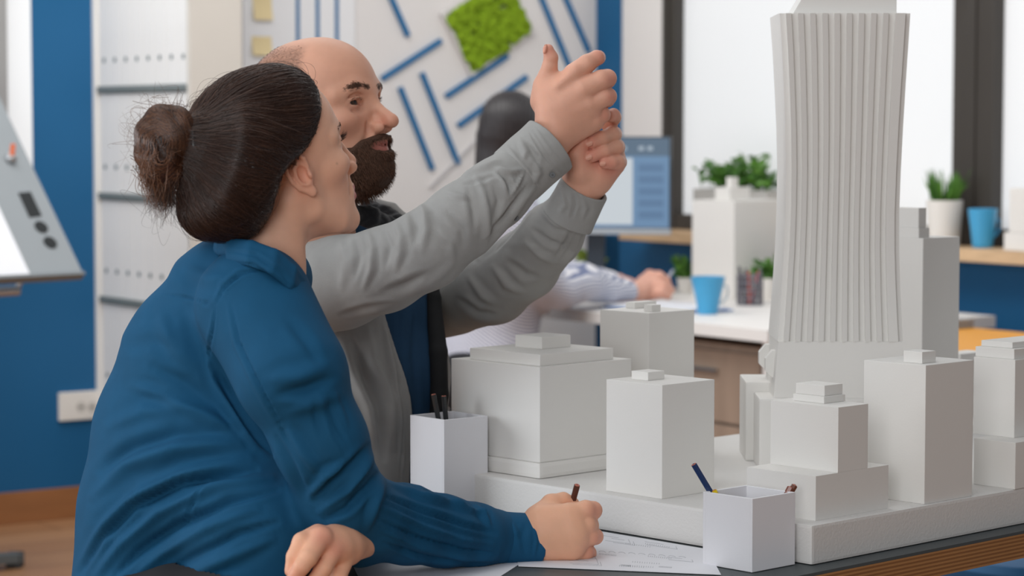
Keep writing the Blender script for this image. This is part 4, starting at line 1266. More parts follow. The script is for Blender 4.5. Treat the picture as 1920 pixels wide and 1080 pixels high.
SKIN = mat('skin', (0.6, 0.4, 0.3), 0.52, 0.035, 60, 0.12, 700, spec=0.35, attr='tone', sss=0.12)
def toned(v_local, base, spots):
    """skin tone with redder / paler zones: spots = (centre, radius, colour, strength)"""
    c = np.tile(np.array(base, float), (len(v_local), 1))
    for ce, ra, col, st in spots:
        d = np.linalg.norm((v_local - np.array(ce)) / np.array(ra), axis=1)
        w = (np.exp(-d ** 2 * 1.2) * st)[:, None]
        c = c * (1 - w) + np.array(col) * w
    return c
# ================================================================== the bearded man
MY = 3.55
M_O = PP(596, 214, MY); M_R = frame_R(math.radians(-25), math.radians(11), math.radians(0))
def mw(p): return M_O + np.asarray(p) @ M_R.T
mh = head_volume(0.002, False, mouth_open=0.001, nose=1.10)
hv, hq = mh.surface()
# --- skin colours of the head
man_skin = srgb(216, 162, 136); red = srgb(206, 134, 112); lip = srgb(184, 116, 104); stub = srgb(112, 84, 70)
spots = [((0.112, 0, -0.034), (0.02, 0.02, 0.015), red, 0.6)]
for s in (-1, 1):
    spots += [((0.070, s * 0.045, -0.03), (0.03, 0.025, 0.02), red, 0.35), ((-0.006, s * 0.08, -0.016), (0.03, 0.02, 0.04), red, 0.5), ((0.085, s * 0.034, -0.010), (0.016, 0.022, 0.012), srgb(166, 114, 96), 0.4)]
tone = toned(hv, man_skin, spots)
lipm = sstep(0.0115, 0.0085, np.abs(hv[:, 2] + 0.0665 + 0.0015)) * sstep(0.026, 0.021, np.abs(hv[:, 1])) * sstep(0.080, 0.085, hv[:, 0])
tone = tone * (1 - lipm[:, None]) + np.array(lip) * lipm[:, None]
# cropped hair tone on sides and back, bald on top
zz = hv[:, 2]; xx = hv[:, 0]
crop = sstep(0.034, 0.014, xx - 0.10 * np.clip(-zz, 0, 1)) * sstep(0.114, 0.090, zz + 0.22 * np.clip(xx + 0.02, -0.1, 0.1)) * sstep(-0.075, -0.055, zz)
crop = crop * (0.78 + 0.22 * wave_noise(hv, 900, 5, 2))
tone = tone * (1 - 0.75 * crop[:, None]) + np.array(stub) * 0.75 * crop[:, None]

# --- hands (image columns/rows with depth and radius in image pixels)
def hp(l): return [(PP(x, y, Y), rpx(r, Y)) for x, y, Y, r in l]
YR = 3.43
vr = Vol(PP(985, 345, YR - 0.07), PP(1175, 70, YR + 0.14), 0.0016)
vr.chain(hp([(985, 318, YR + 0.010, 38), (1020, 280, YR + 0.008, 37), (1042, 245, YR + 0.006, 38)]), 0.01)
vr.chain(hp([(1032, 182, YR + 0.012, 31), (1074, 150, YR + 0.008, 25)]), 0.012)          # metacarpals
vr.chain(hp([(1038, 212, YR + 0.004, 34), (1090, 176, YR + 0.002, 25)]), 0.012)
vr.chain(hp([(1045, 235, YR + 0.008, 34), (1104, 202, YR + 0.006, 24)]), 0.012)
vr.chain(hp([(1050, 250, YR + 0.016, 33), (1112, 226, YR + 0.016, 22)]), 0.012)
vr.chain(hp([(1016, 190, YR + 0.022, 22), (1020, 160, YR + 0.020, 20), (1031, 124, YR + 0.012, 14.2), (1033, 108, YR + 0.010, 13.2), (1028, 93, YR + 0.008, 10.5)]), 0.010)   # thumb
vr.chain(hp([(1078, 138, YR + 0.004, 21), (1101, 119, YR + 0.004, 17), (1119, 108.5, YR + 0.010, 14), (1122, 108, YR + 0.036, 13), (1118, 108, YR + 0.056, 11.5), (1108, 112, YR + 0.066, 10)]), 0.004)  # index
vr.chain(hp([(1094, 167, YR - 0.002, 22), (1128, 150, YR - 0.001, 18.5), (1139, 147, YR + 0.006, 16.6), (1139, 150, YR + 0.030, 15), (1124, 158, YR + 0.046, 14)]), 0.002)    # middle
vr.chain(hp([(1106, 197, YR + 0.003, 21), (1132, 182, YR + 0.004, 17.5), (1140, 181, YR + 0.010, 16), (1138, 186, YR + 0.034, 14.5), (1122, 192, YR + 0.046, 13)]), 0.0014)     # ring
vr.chain(hp([(1113, 224, YR + 0.012, 20), (1128, 215, YR + 0.016, 16), (1130, 216, YR + 0.030, 14), (1118, 222, YR + 0.046, 12)]), 0.0014)     # little
for (a, b) in (((1046, 160), (1078, 133)), ((1056, 188), (1092, 165)), ((1066, 212), (1104, 196))):   # tendons
    vr.chain(hp([(a[0], a[1], YR - 0.0095, 4), (b[0], b[1], YR - 0.0075, 6)]), 0.010)
vr.chain(hp([(1021, 98, YR - 0.002, 3.6), (1023, 88, YR - 0.001, 3.2)]), 0.0012)          # thumb nail bed
rv, rq = vr.surface(); rv = relax(rv, rq, 1)
YL = 3.47
vl = Vol(PP(1030, 420, YL - 0.08), PP(1190, 190, YL + 0.11), 0.0016)
vl.chain(hp([(1068, 395, YL + 0.03, 36), (1090, 352, YL + 0.026, 37), (1106, 328, YL + 0.022, 37)]), 0.01)
vl.chain(hp([(1100, 318, YL + 0.026, 40), (1132, 285, YL + 0.046, 34)]), 0.012)
vl.chain(hp([(1118, 330, YL + 0.022, 34), (1146, 304, YL + 0.040, 28)]), 0.012)
vl.chain(hp([(1086, 320, YL + 0.000, 24), (1082, 290, YL - 0.006, 20), (1092, 262, YL - 0.004, 17), (1110, 244, YL + 0.012, 14)]), 0.01)   # thumb base, towards the right hand
vl.chain(hp([(1142, 232, YL + 0.045, 16), (1151, 220, YL + 0.030, 13.5), (1150, 216, YL + 0.012, 12.5), (1143, 218, YL - 0.000, 11)]), 0.0012)  # index
vl.chain(hp([(1136, 262, YL + 0.058, 17), (1150, 252, YL + 0.040, 15.5), (1148, 252, YL + 0.014, 14.5), (1128, 259, YL - 0.004, 13.5), (1110, 267, YL - 0.012, 12)]), 0.0012)  # middle
vl.chain(hp([(1144, 284, YL + 0.058, 17), (1156, 276, YL + 0.040, 15.5), (1154, 276, YL + 0.014, 14.5), (1132, 284, YL - 0.004, 13.3), (1109, 293, YL - 0.012, 11.8)]), 0.0012)  # ring
vl.chain(hp([(1148, 312, YL + 0.050, 18), (1160, 304, YL + 0.032, 15), (1158, 304, YL + 0.010, 13.5), (1146, 305, YL - 0.002, 12.5), (1134, 306, YL - 0.008, 10.8)]), 0.0012)  # little
lv, lq = vl.surface(); lv = relax(lv, lq, 1)
def hand_tone(v, tips, base):
    p = projn(v); c = np.tile(np.array(base, float), (len(v), 1))
    for x, y, r in tips:
        w = (0.55 * np.exp(-(((p[:, 0] - x) ** 2 + (p[:, 1] - y) ** 2) / r ** 2)))[:, None]; c = c * (1 - w) + np.array(srgb(216, 140, 122)) * w
    return c
hs = srgb(220, 166, 142)
rc = hand_tone(rv, [(1128, 100, 18), (1150, 148, 16), (1150, 182, 14), (1136, 218, 14), (1028, 92, 16)], hs)
lc = hand_tone(lv, [(1107, 268, 20), (1108, 294, 20), (1134, 306, 18), (1152, 216, 16), (1150, 320, 22)], hs)
def zpx(py, Y): return float(P(960, py, Y).z)
# --- plain body inside the clothes
vb = Vol(V3(PP(420, 1010, 3.7)[0], 3.25, zpx(1010, 3.7)), V3(PP(1130, 330, 3.5)[0], 4.05, zpx(280, 3.5)), 0.010)
vb.chain(hp([(590, 400, 3.60, 62), (620, 520, 3.68, 88), (650, 720, 3.72, 105), (650, 980, 3.72, 110)]), 0.03)
vb.chain(hp([(585, 535, 3.53, 60), (720, 506, 3.415, 46), (800, 467, 3.375, 42), (930, 362, 3.395, 36), (985, 318, YR + 0.01, 33)]), 0.03)
vb.chain(hp([(760, 565, 3.87, 56), (925, 538, 3.745, 40), (1030, 446, 3.58, 34), (1068, 395, YL + 0.03, 32)]), 0.03)
bv, bq = vb.surface()
bt = np.tile(np.array(hs), (len(bv), 1))
man = np_mesh('person', [(mw(hv), hq, tone), (rv, rq, rc), (lv, lq, lc), (bv, bq, bt)], SKIN)
tag(man, 'bald bearded man in open grey jacket raising both hands', 'person')
for s in (-1, 1):
    eyeball(M_O, M_R, s, M_R @ np.array([0.95, -0.22, 0.12]), (0.055, 0.032, 0.020), man)
NAIL = mat('finger_nail', srgb(216, 156, 134), 0.4, 0.02, spec=0.4)
def nail(parent, px, py, Y, dpx, w, l, tilt=0.0):
    """small curved plate; dpx: image direction towards the tip"""
    c = PP(px, py, Y); d = PP(px + dpx[0], py + dpx[1], Y) - c; d /= np.linalg.norm(d)
    vw = c - np.array([0, 0, H_CAM]); vw /= np.linalg.norm(vw)
    nrm = -vw + d * tilt; nrm -= d * (nrm @ d); nrm /= np.linalg.norm(nrm); sd = np.cross(d, nrm)
    W = rpx(w, Y); L = rpx(l, Y); vs = []; qs = []; n = 9; m_ = 8
    for j in range(m_ + 1):
        t = j / m_ * 2 - 1
        for i in range(n + 1):
            s = i / n * 2 - 1
            k = math.sqrt(max(0, 1 - (abs(t) ** 3.0)))
            x = s * W * (0.35 + 0.65 * k); vs.append(c + d * t * L + sd * x + nrm * (-(s * s) * W * 0.42 * k + 0.0004))
    for j in range(m_):
        for i in range(n): a = j * (n + 1) + i; qs.append((a, a + 1, a + n + 2, a + n + 1))
    return np_mesh('nail', [(np.array(vs), np.array(qs))], NAIL, parent)
nail(man, 1105, 269, YL - 0.0250, (-10, 4), 5.0, 6.0)
nail(man, 1104, 295, YL - 0.0250, (-10, 4), 5.0, 6.0)
nail(man, 1130, 307, YL - 0.0202, (-10, 1), 4.6, 5.6)
nail(man, 1023, 91, YR - 0.0005, (1, -10), 3.6, 8)

# --- beard, moustache, brows, lashes
mb = Vol(mh.lo, mh.lo + (mh.n - 1) * mh.h, mh.h); X, Y_, Z = mb.ax[0][:, None, None], mb.ax[1][None, :, None], mb.ax[2][None, None, :]
aY = np.abs(Y_)
zline = np.interp(mb.ax[0], [-0.02, 0.005, 0.02, 0.045, 0.070, 0.082, 0.100, 0.12], [0.012, -0.010, -0.040, -0.060, -0.064, -0.0540, -0.0485, -0.0495])[:, None, None]
reg = sstep(0.006, -0.006, Z - zline) * sstep(-0.012, 0.004, X + 0.0 * Z)
lipcut = sstep(1.0, 1.45, np.sqrt((aY / 0.0230) ** 2 + ((Z + 0.0655) / 0.0072) ** 2 + (np.clip(0.082 - X, 0, 1) / 0.02) ** 2))
reg = reg * lipcut * sstep(-0.150, -0.128, Z - 0.25 * (X - 0.05)) * sstep(-0.035, -0.005, X + 0.12 * np.clip(-Z - 0.07, 0, 1))
thick = 0.0045 + 0.0030 * sstep(-0.04, -0.075, Z) + 0.0100 * sstep(-0.096, -0.122, Z) * sstep(-0.01, 0.04, X) * (1 - 0.75 * sstep(0.070, 0.100, X))
mb.d = (mh.d - (reg * (thick + 0.004) - 0.004)).astype(np.float32)
be = Vol.f_ell((0.036, 0, -0.058), (0.084, 0.078, 0.080))[0]
mb.d = smax(mb.d, be(X, Y_, Z).astype(np.float32), 0.012).astype(np.float32)
bdv, bdq = mb.surface(); bdv = relax(bdv, bdq, 2)
nrm = vnormals(bdv, bdq)
tt = mb.sample(bdv) * 0 + 1
inb = mh.sample(bdv)                         # height above the skin
bdv2 = bdv + nrm * (0.0012 * wave_noise(bdv, 700, 3, 2) * np.clip(inb / 0.004, 0, 1))[:, None]
BEARD = mat('beard_hair', srgb(72, 50, 38), 0.7, 0.25, 260, 0.8, 500, spec=0.25)
beard = np_mesh('beard', [(mw(bdv2), bdq)], BEARD, man)
sel = np.nonzero((inb > 0.0030))[0]; pick = rng.choice(sel, 5200)
st = bdv[pick]; sn = nrm[pick]
down = np.array([0.25, 0, -1.0]) ; dirs = sn * 0.30 + down * 1.15 + rng.normal(size=st.shape) * 0.22
dirs -= sn * np.clip((dirs * sn).sum(1, keepdims=True) - 0.25, None, 0) * 1.0
dirs /= np.linalg.norm(dirs, axis=1, keepdims=True)
ln = (0.004 + 0.008 * rng.random(len(st)) * np.clip(inb[pick] / 0.012, 0.35, 1.3))[:, None]
ts = np.linspace(0, 1, 5)[None, :, None]
lines = (st - sn * 0.002)[:, None, :] + dirs[:, None, :] * ln[:, None, :] * ts + np.array([0.1, 0, -0.30])[None, None, :] * ln[:, None, :] * ts ** 2
sv, sq = strands(mw(lines), 0.00042)
np_mesh('beard_strands', [(sv, sq)], mat('beard_strand', srgb(104, 72, 54), 0.5, 0.3, 80, spec=0.4), man)
def hair_on(vol, pts, nrm_dirs, length, n, seed, spread, tow, rad, droop=0.0, jit=0.22):
    """short hairs rooted along a band on a volume's surface (head space)"""
    r = np.random.default_rng(seed); pts = np.array(pts, float)
    t = r.random(n) * (len(pts) - 1); i = np.minimum(t.astype(int), len(pts) - 2); f = (t - i)[:, None]
    p = pts[i] * (1 - f) + pts[i + 1] * f + r.normal(size=(n, 3)) * spread
    p = vol.project(p, 0.0, 6); g = vol.grad(p)
    d = np.array(tow)[i] * (1 - f) + np.array(tow)[np.minimum(i + 1, len(tow) - 1)] * f + r.normal(size=(n, 3)) * jit
    d = d - g * (d * g).sum(1, keepdims=True) + g * nrm_dirs; d /= np.linalg.norm(d, axis=1, keepdims=True)
    L = (length * (0.6 + 0.6 * r.random(n)))[:, None, None]; ts = np.linspace(0, 1, 5)[None, :, None]
    return (p - g * 0.0006)[:, None, :] + d[:, None, :] * L * ts - np.array([0, 0, 1.0])[None, None, :] * droop * L * ts ** 2
BROW = mat('brow_hair', srgb(96, 70, 56), 0.6, 0.2, 90)
for s in (-1, 1):
    pts = [(0.096, s * 0.010, 0.0165), (0.0945, s * 0.022, 0.0215), (0.089, s * 0.036, 0.0245), (0.0815, s * 0.0465, 0.0225)]
    tow = [(0, s * 0.7, 0.7), (0, s * 1, 0.35), (-0.3, s * 1, 0.05), (-0.6, s * 1, -0.3)]
    L_ = hair_on(mh, pts, 0.10, 0.0068, 1200, 11 + s, 0.0018, tow, 0.0004, jit=0.09)
    a, b = strands(mw(L_), 0.00042); np_mesh('eyebrow', [(a, b)], BROW, man)
    pts = [(0.0868, s * 0.0225, 0.0045), (0.0880, s * 0.031, 0.0062), (0.084, s * 0.041, 0.0055), (0.078, s * 0.047, 0.0025)]
    tow = [(1, 0, 0.25), (1, s * 0.15, 0.3), (0.9, s * 0.5, 0.3), (0.7, s * 0.8, 0.25)]
    L_ = hair_on(mh, pts, 1.0, 0.0045, 40, 21 + s, 0.0004, tow, 0.0003, -0.2)
    a, b = strands(mw(L_), 0.00018); np_mesh('eyelashes', [(a, b)], BROW, man)
# cropped stubble hair on the sides of the head
pool = np.nonzero(crop > 0.25)[0]; pk = rng.choice(pool, 7000); hn = vnormals(hv, hq)
p0 = hv[pk]; d0_ = hn[pk] * 0.6 + np.array([-0.5, 0, -0.5]) + rng.normal(size=p0.shape) * 0.25; d0_ /= np.linalg.norm(d0_, axis=1, keepdims=True)
ts = np.linspace(0, 1, 3)[None, :, None]
sv, sq = strands(mw(p0[:, None, :] + d0_[:, None, :] * 0.0022 * ts), 0.00017)
np_mesh('cropped_hair', [(sv, sq)], mat('cropped_hair', srgb(96, 72, 58), 0.7, 0.2, 90), man)
# --- the man's clothes
def zpx(py, Y): return float(P(960, py, Y).z)
M_C = PP(705, 700, 3.72)
fF = V3(math.cos(math.radians(-35)), math.sin(math.radians(-35)), 0); fR = V3(fF[1], -fF[0], 0)
# dark blue shirt
vt = Vol(PP(500, 1010, 3.98) * V3(1, 0, 1) + V3(0, 3.45, 0), PP(880, 400, 3.5) * V3(1, 0, 1) + V3(0, 4.0, 0), 0.0045)
vt.chain(hp([(640, 455, 3.64, 66), (690, 560, 3.71, 112), (705, 700, 3.72, 126), (700, 1020, 3.72, 132)]), 0.03)
tv, tq = vt.surface()
tv = folds(tv, tq, [([(757, 560), (752, 640), (762, 740), (770, 830)], 7, 0.0035), ([(778, 580), (776, 660), (784, 760)], 6, -0.004), ([(796, 570), (800, 650), (806, 760)], 7, 0.004), ([(742, 580), (738, 650), (745, 700)], 5, 0.003), ([(815, 600), (820, 690), (822, 760)], 5, -0.003)])
TEE = mat('navy_cotton', srgb(44, 74, 104), 0.85, 0.06, 40, 0.25, 900, spec=0.15)
np_mesh('shirt', [(tv, tq)], TEE, man)
# grey jacket
vj = Vol(V3(PP(430, 1010, 3.7)[0], 3.20, zpx(1010, 3.6)), V3(PP(1150, 300, 3.6)[0], 4.02, zpx(205, 3.4)), 0.0032)
vj.chain(hp([(640, 480, 3.66, 92), (672, 570, 3.71, 132), (694, 700, 3.72, 144), (690, 1020, 3.72, 150)]), 0.03)
vj.chain(hp([(655, 600, 3.66, 90), (668, 760, 3.62, 96), (660, 1000, 3.62, 105)]), 0.05)      # loose near panel
sR = [(572, 545, 3.53, 92), (640, 530, 3.47, 86), (720, 506, 3.41, 78), (800, 467, 3.365, 72), (865, 415, 3.37, 67), (930, 362, 3.39, 61), (972, 326, 3.41, 55)]
vj.chain(hp(sR), 0.035)
sL = [(740, 575, 3.88, 88), (850, 556, 3.84, 70), (925, 538, 3.74, 67), (985, 496, 3.67, 63), (1035, 440, 3.57, 56), (1064, 405, 3.52, 47)]
vj.chain(hp(sL), 0.035)
# open front
z_pts = [zpx(y, 3.62) for y in (1000, 910, 800, 590, 440)]; s_near = [0.065, 0.062, 0.058, 0.085, 0.11]
def opening(X, Y, Z):
    f = (X - M_C[0]) * fF[0] + (Y - M_C[1]) * fF[1]; s = (X - M_C[0]) * fR[0] + (Y - M_C[1]) * fR[1]
    sn_ = np.interp(Z, z_pts, s_near)
    return np.maximum(np.maximum(s - sn_, -0.034 - s), 0.012 - f)
vj.apply(opening, M_C - V3(0.25, 0.25, 0.4), M_C + V3(0.3, 0.3, 0.16), 0.008, 'sub')
vj.chain(hp(sR[2:]), 0.004)            # the sleeve passes in front of the opening
vj.chain(hp(sL[1:]), 0.004)
jv, jq = vj.surface(); jv = relax(jv, jq, 3)
# cut away whatever would pass through the end of each cuff
def keep_faces(v, q, test):
    k = test(v); return q[k[q].all(1)]
JF = [  # near sleeve
    ([(893, 332), (906, 360), (912, 395), (914, 440), (905, 470)], 8, 0.0042), ([(878, 352), (888, 392), (890, 430)], 8, -0.0035), ([(925, 345), (935, 375), (930, 410)], 7, -0.0032),
    ([(930, 314), (958, 322), (984, 318)], 6, 0.0036), ([(928, 322), (945, 345), (953, 372)], 5, 0.0036), ([(984, 320), (970, 348), (953, 374)], 4, 0.003), ([(948, 332), (955, 345), (958, 356)], 6, -0.004),
    ([(1004, 350), (985, 372), (955, 412), (925, 452), (897, 484)], 7, 0.0040), ([(990, 345), (968, 376), (938, 414), (908, 452)], 3.5, -0.0030), ([(1012, 368), (990, 398), (960, 436), (930, 470)], 3.5, -0.0030),
    ([(860, 330), (900, 315), (935, 300)], 7, 0.003), ([(870, 345), (900, 338), (925, 330)], 5, -0.003), ([(838, 360), (862, 368), (880, 372)], 6, 0.0028),
    ([(785, 378), (796, 400), (800, 430), (792, 470)], 9, 0.0036), ([(770, 392), (778, 425), (776, 460)], 8, -0.0030), ([(742, 418), (752, 442), (752, 472), (742, 505)], 8, 0.0034), ([(722, 430), (730, 462), (724, 500)], 8, -0.0032),
    ([(690, 436), (700, 465), (696, 505), (682, 540)], 8, 0.0034), ([(668, 446), (674, 480), (666, 520)], 8, -0.003), ([(640, 455), (650, 490), (640, 540)], 10, 0.0022),
    ([(700, 570), (750, 560), (810, 530), (855, 490)], 10, 0.0026), ([(640, 590), (690, 578), (740, 566)], 7, -0.0026), ([(820, 430), (845, 455), (850, 490)], 9, 0.003), ([(840, 400), (866, 430), (872, 470)], 8, -0.003),
    ([(720, 545), (760, 532), (800, 510)], 8, -0.0028),
    # far sleeve
    ([(1020, 400), (1045, 420), (1070, 425)], 7, 0.0032), ([(1000, 430), (1030, 455), (1058, 462)], 7, -0.0034), ([(985, 455), (1015, 480), (1040, 492)], 8, 0.0034), ([(955, 490), (985, 515), (1010, 520)], 8, -0.003), ([(925, 500), (950, 535), (980, 548)], 8, 0.003),
    ([(880, 520), (905, 555), (930, 570)], 9, 0.003), ([(860, 560), (895, 588), (930, 590)], 8, -0.003), ([(1090, 430), (1075, 470), (1050, 505)], 6, 0.004), ([(1078, 415), (1062, 452), (1038, 488)], 4, -0.0034),
    
    # hanging panel
    ([(640, 640), (660, 700), (690, 760), (700, 830)], 14, 0.006), ([(690, 620), (700, 680), (735, 750), (742, 840)], 12, 0.006), ([(660, 630), (680, 700), (712, 770), (720, 860)], 10, -0.006), ([(720, 610), (735, 680), (750, 760), (755, 880)], 6, 0.004), ([(620, 680), (640, 760), (660, 860)], 12, -0.005), ([(625, 640), (610, 700), (630, 800)], 10, 0.004),
    ([(722, 600), (745, 690), (757, 790), (750, 900)], 3, -0.0026)]
jv = folds(jv, jq, [(l, w * 0.85, a * 1.3) for l, w, a in JF])
jn = vnormals(jv, jq); jv = jv + jn * (0.0009 * wave_noise(jv, 45, 8, 3))[:, None]
GREY = mat('grey_denim', srgb(156, 156, 154), 0.85, 0.06, 30, 0.3, 1100, spec=0.15)
np_mesh('jacket', [(jv, jq)], GREY, man)
def cuff(parent, name, a, b, ra, rb, th, m, lines, h=0.0018, flare=0.0, bell=0.0):
    a = np.array(a); b = np.array(b); d = (b - a) / np.linalg.norm(b - a); R_ = max(ra, rb) + 0.01
    v = Vol(np.minimum(a, b) - R_ - 0.01, np.maximum(a, b) + R_ + 0.01, h)
    L = np.linalg.norm(b - a)
    def fn(X, Y, Z):
        x, y, z = X - a[0], Y - a[1], Z - a[2]; t = x * d[0] + y * d[1] + z * d[2]
        r = np.sqrt(np.maximum((x - t * d[0]) ** 2 + (y - t * d[1]) ** 2 + (z - t * d[2]) ** 2, 1e-12))
        tt_ = np.clip(t / L, 0, 1); rad = ra + (rb - ra) * tt_ + bell * np.sin(np.pi * tt_)
        w = np.abs(r - rad + th / 2) - th / 2
        return smax(w, np.abs(t - L / 2) - L / 2, 0.002)
    v.apply(fn, v.lo, v.lo + (v.n - 1) * h)
    cv_, cq_ = v.surface(); cv_ = relax(cv_, cq_, 1); cv_ = folds(cv_, cq_, lines)
    cn_ = vnormals(cv_, cq_); cv_ = cv_ + cn_ * (0.0007 * wave_noise(cv_, 110, 6, 2))[:, None]
    return np_mesh(name, [(cv_, cq_)], m, parent)
cuff(man, 'cuff', PP(964, 332, 3.41), PP(1033, 271, 3.428), rpx(59, 3.41), rpx(60, 3.42), 0.0045, GREY,
     [([(1003, 240), (1030, 280), (1062, 318)], 3.5, 0.0012), ([(992, 246), (1018, 288), (1050, 326)], 2.5, -0.0016), ([(950, 274), (978, 308), (1018, 356)], 4, 0.002), ([(975, 262), (985, 285), (982, 300)], 6, 0.003), ([(1005, 300), (1010, 325), (1000, 345)], 6, 0.003), ([(990, 270), (1004, 292), (1010, 310)], 5, -0.003)])
cuff(man, 'cuff', PP(1064, 414, 3.512), PP(1096, 351, 3.495), rpx(51, 3.52), rpx(47, 3.50), 0.0045, GREY,
     [([(1052, 352), (1060, 385), (1048, 400)], 5, 0.0026), ([(1090, 365), (1098, 390), (1092, 410)], 5, 0.003), ([(1075, 360), (1078, 385), (1070, 410)], 4, -0.0026)])
vc = Vol(PP(780, 820, 3.7) * V3(1, 0, 1) + V3(0, 3.52, 0), PP(870, 520, 3.6) * V3(1, 0, 1) + V3(0, 3.86, 0), 0.003)
vc.chain(hp([(800, 490, 3.72, 15), (812, 560, 3.69, 15), (822, 660, 3.655, 17), (824, 740, 3.65, 17), (820, 810, 3.65, 17)]), 0.0)
cv, cq = vc.surface(); np_mesh('jacket_lining', [(cv, cq)], mat('black_lining', srgb(30, 31, 33), 0.85, 0.1, 60), man)
# black collar and lining
vc = Vol(PP(560, 480, 3.9) * V3(1, 0, 1) + V3(0, 3.42, 0), PP(800, 350, 3.5) * V3(1, 0, 1) + V3(0, 3.86, 0), 0.003)
vc.chain(hp([(610, 425, 3.53, 15), (660, 400, 3.53, 17), (696, 408, 3.55, 20), (725, 424, 3.58, 20), (748, 446, 3.61, 17)]), 0.01)
vc.chain(hp([(690, 392, 3.70, 16), (722, 402, 3.69, 17), (745, 416, 3.67, 15), (755, 436, 3.65, 14)]), 0.01)
cv, cq = vc.surface(); cn = vnormals(cv, cq); cv = cv + cn * (0.0025 * wave_noise(cv, 260, 4, 3))[:, None]
np_mesh('collar', [(cv, cq)], mat('black_knit', srgb(44, 45, 48), 0.9, 0.15, 120, 0.6, 700, spec=0.1, sheen=0.2), man)
vc = Vol(PP(560, 480, 3.9) * V3(1, 0, 1) + V3(0, 3.42, 0), PP(800, 350, 3.5) * V3(1, 0, 1) + V3(0, 3.86, 0), 0.003)
vc.chain(hp([(700, 382, 3.73, 11), (735, 392, 3.72, 12), (756, 410, 3.70, 11), (764, 432, 3.68, 10)]), 0.01)
cv, cq = vc.surface(); np_mesh('jacket_collar', [(cv, cq)], GREY, man)
def button(parent, px, py, Y, r, m):
    c = Vector(P(px, py, Y)); d = (c - Vector((0, 0, H_CAM))).normalized(); R_ = rpx(r, Y)
    o = MB().tube([c + d * 0.003, c, c - d * 0.0012, c - d * 0.0012], [R_, R_, R_ * 0.9, R_ * 0.45], 18).build('button', m, parent, smooth=True)
    MB().tube([c - d * 0.0011, c - d * 0.0018], [R_ * 0.42, R_ * 0.38], 14).build('button_stud', mat('button_dark', srgb(50, 52, 54), 0.4), o, smooth=True)
M_btn = mat('button_grey', srgb(84, 86, 88), 0.4)
def surf_Y(vol, px, py, y0, y1, step=0.0015):
    """depth at which the line of sight through a pixel first meets a volume"""
    ys = np.arange(y0, y1, step); pts = np.array([PP(px, py, y) for y in ys]); d = vol.sample(pts)
    k = np.nonzero(d < 0)[0]
    return float(ys[k[0]]) if len(k) else (y0 + y1) / 2
button(man, 1036, 328, 3.3845, 5.5, M_btn)
button(man, 968, 410, surf_Y(vj, 968, 410, 3.25, 3.6) - 0.003, 5.5, M_btn)
# ================================================================== the woman in the blue shirt
WY = 3.20
def ysh(px, Y): return Y - 0.22 * min(1.0, max(0.0, (950 - px) / 390.0))
def PW(px, py, Y): return PP(px, py, ysh(px, Y))
def hpw(l): return [(PP(x, y, ysh(x, Y)), rpx(r, ysh(x, Y))) for x, y, Y, r in l]
W_O = PW(518, 300, WY); W_R = frame_R(math.radians(33), math.radians(17), math.radians(0)) 
WS = 0.97 * ysh(518, WY) / WY
def ww(p):
    p = np.array(p, float) * WS
    p[..., 2] = np.where(p[..., 2] < 0, p[..., 2] * 1.075, p[..., 2])      # slightly longer lower face
    return W_O + p @ W_R.T
wh = head_volume(0.0016, True, mouth_open=0.0, nose=0.98, lo=(-0.19, -0.11, -0.25), lean=0.30)
wv, wq = wh.surface()
w_skin = srgb(236, 184, 156); w_red = srgb(220, 150, 126); w_lip = srgb(196, 112, 108)
spots = [((0.112, 0, -0.034), (0.02, 0.02, 0.015), w_red, 0.5)]
for s in (-1, 1):
    spots += [((0.068, s * 0.045, -0.04), (0.035, 0.025, 0.03), w_red, 0.30), ((-0.006, s * 0.08, -0.016), (0.03, 0.02, 0.04), w_red, 0.55)]
spots += [((0.055, -0.060, -0.020), (0.0017, 0.004, 0.0017), srgb(86, 50, 38), 1.3)]
wt = np.clip(toned(wv, w_skin, spots), 0, 1)
lipm = sstep(0.0105, 0.008, np.abs(wv[:, 2] + 0.0705)) * sstep(0.025, 0.020, np.abs(wv[:, 1])) * sstep(0.081, 0.086, wv[:, 0])
wt = wt * (1 - lipm[:, None]) + np.array(w_lip) * lipm[:, None]
# --- writing hand
YW = 3.085
vw = Vol(PP(940, 1075, YW - 0.07) - V3(0, 0, 0.01), PP(1150, 905, YW + 0.11), 0.0016)
vw.chain(hp([(945, 1010, YW + 0.016, 35), (992, 1006, YW + 0.014, 34), (1022, 998, YW + 0.012, 40)]), 0.01)
vw.chain(hp([(1022, 985, YW + 0.010, 42), (1066, 972, YW + 0.002, 29)]), 0.014)
vw.chain(hp([(1028, 1005, YW + 0.010, 42), (1076, 1000, YW - 0.002, 30)]), 0.014)
vw.chain(hp([(1026, 1015, YW + 0.014, 38), (1072, 1024, YW + 0.004, 28)]), 0.014)
vw.chain(hp([(1016, 972, YW + 0.024, 30), (1034, 946, YW + 0.030, 20), (1056, 938, YW + 0.036, 15), (1074, 944, YW + 0.040, 12.5)]), 0.008)     # thumb over the top
vw.chain(hp([(1070, 968, YW + 0.004, 24), (1098, 957, YW + 0.006, 19), (1112, 957, YW + 0.016, 17), (1108, 966, YW + 0.042, 14), (1090, 976, YW + 0.056, 12)]), 0.005)
vw.chain(hp([(1076, 992, YW - 0.002, 23), (1100, 984, YW + 0.002, 17.5), (1107, 985, YW + 0.014, 15.5), (1100, 992, YW + 0.040, 13)]), 0.003)
vw.chain(hp([(1076, 1012, YW + 0.000, 22), (1106, 1006, YW + 0.006, 17), (1116, 1006, YW + 0.018, 15), (1106, 1012, YW + 0.040, 13)]), 0.003)
vw.chain(hp([(1070, 1034, YW + 0.008, 21), (1096, 1036, YW + 0.014, 16.5), (1104, 1037, YW + 0.026, 14), (1092, 1040, YW + 0.044, 12)]), 0.003)
h1v, h1q = vw.surface(); h1v = relax(h1v, h1q, 1)
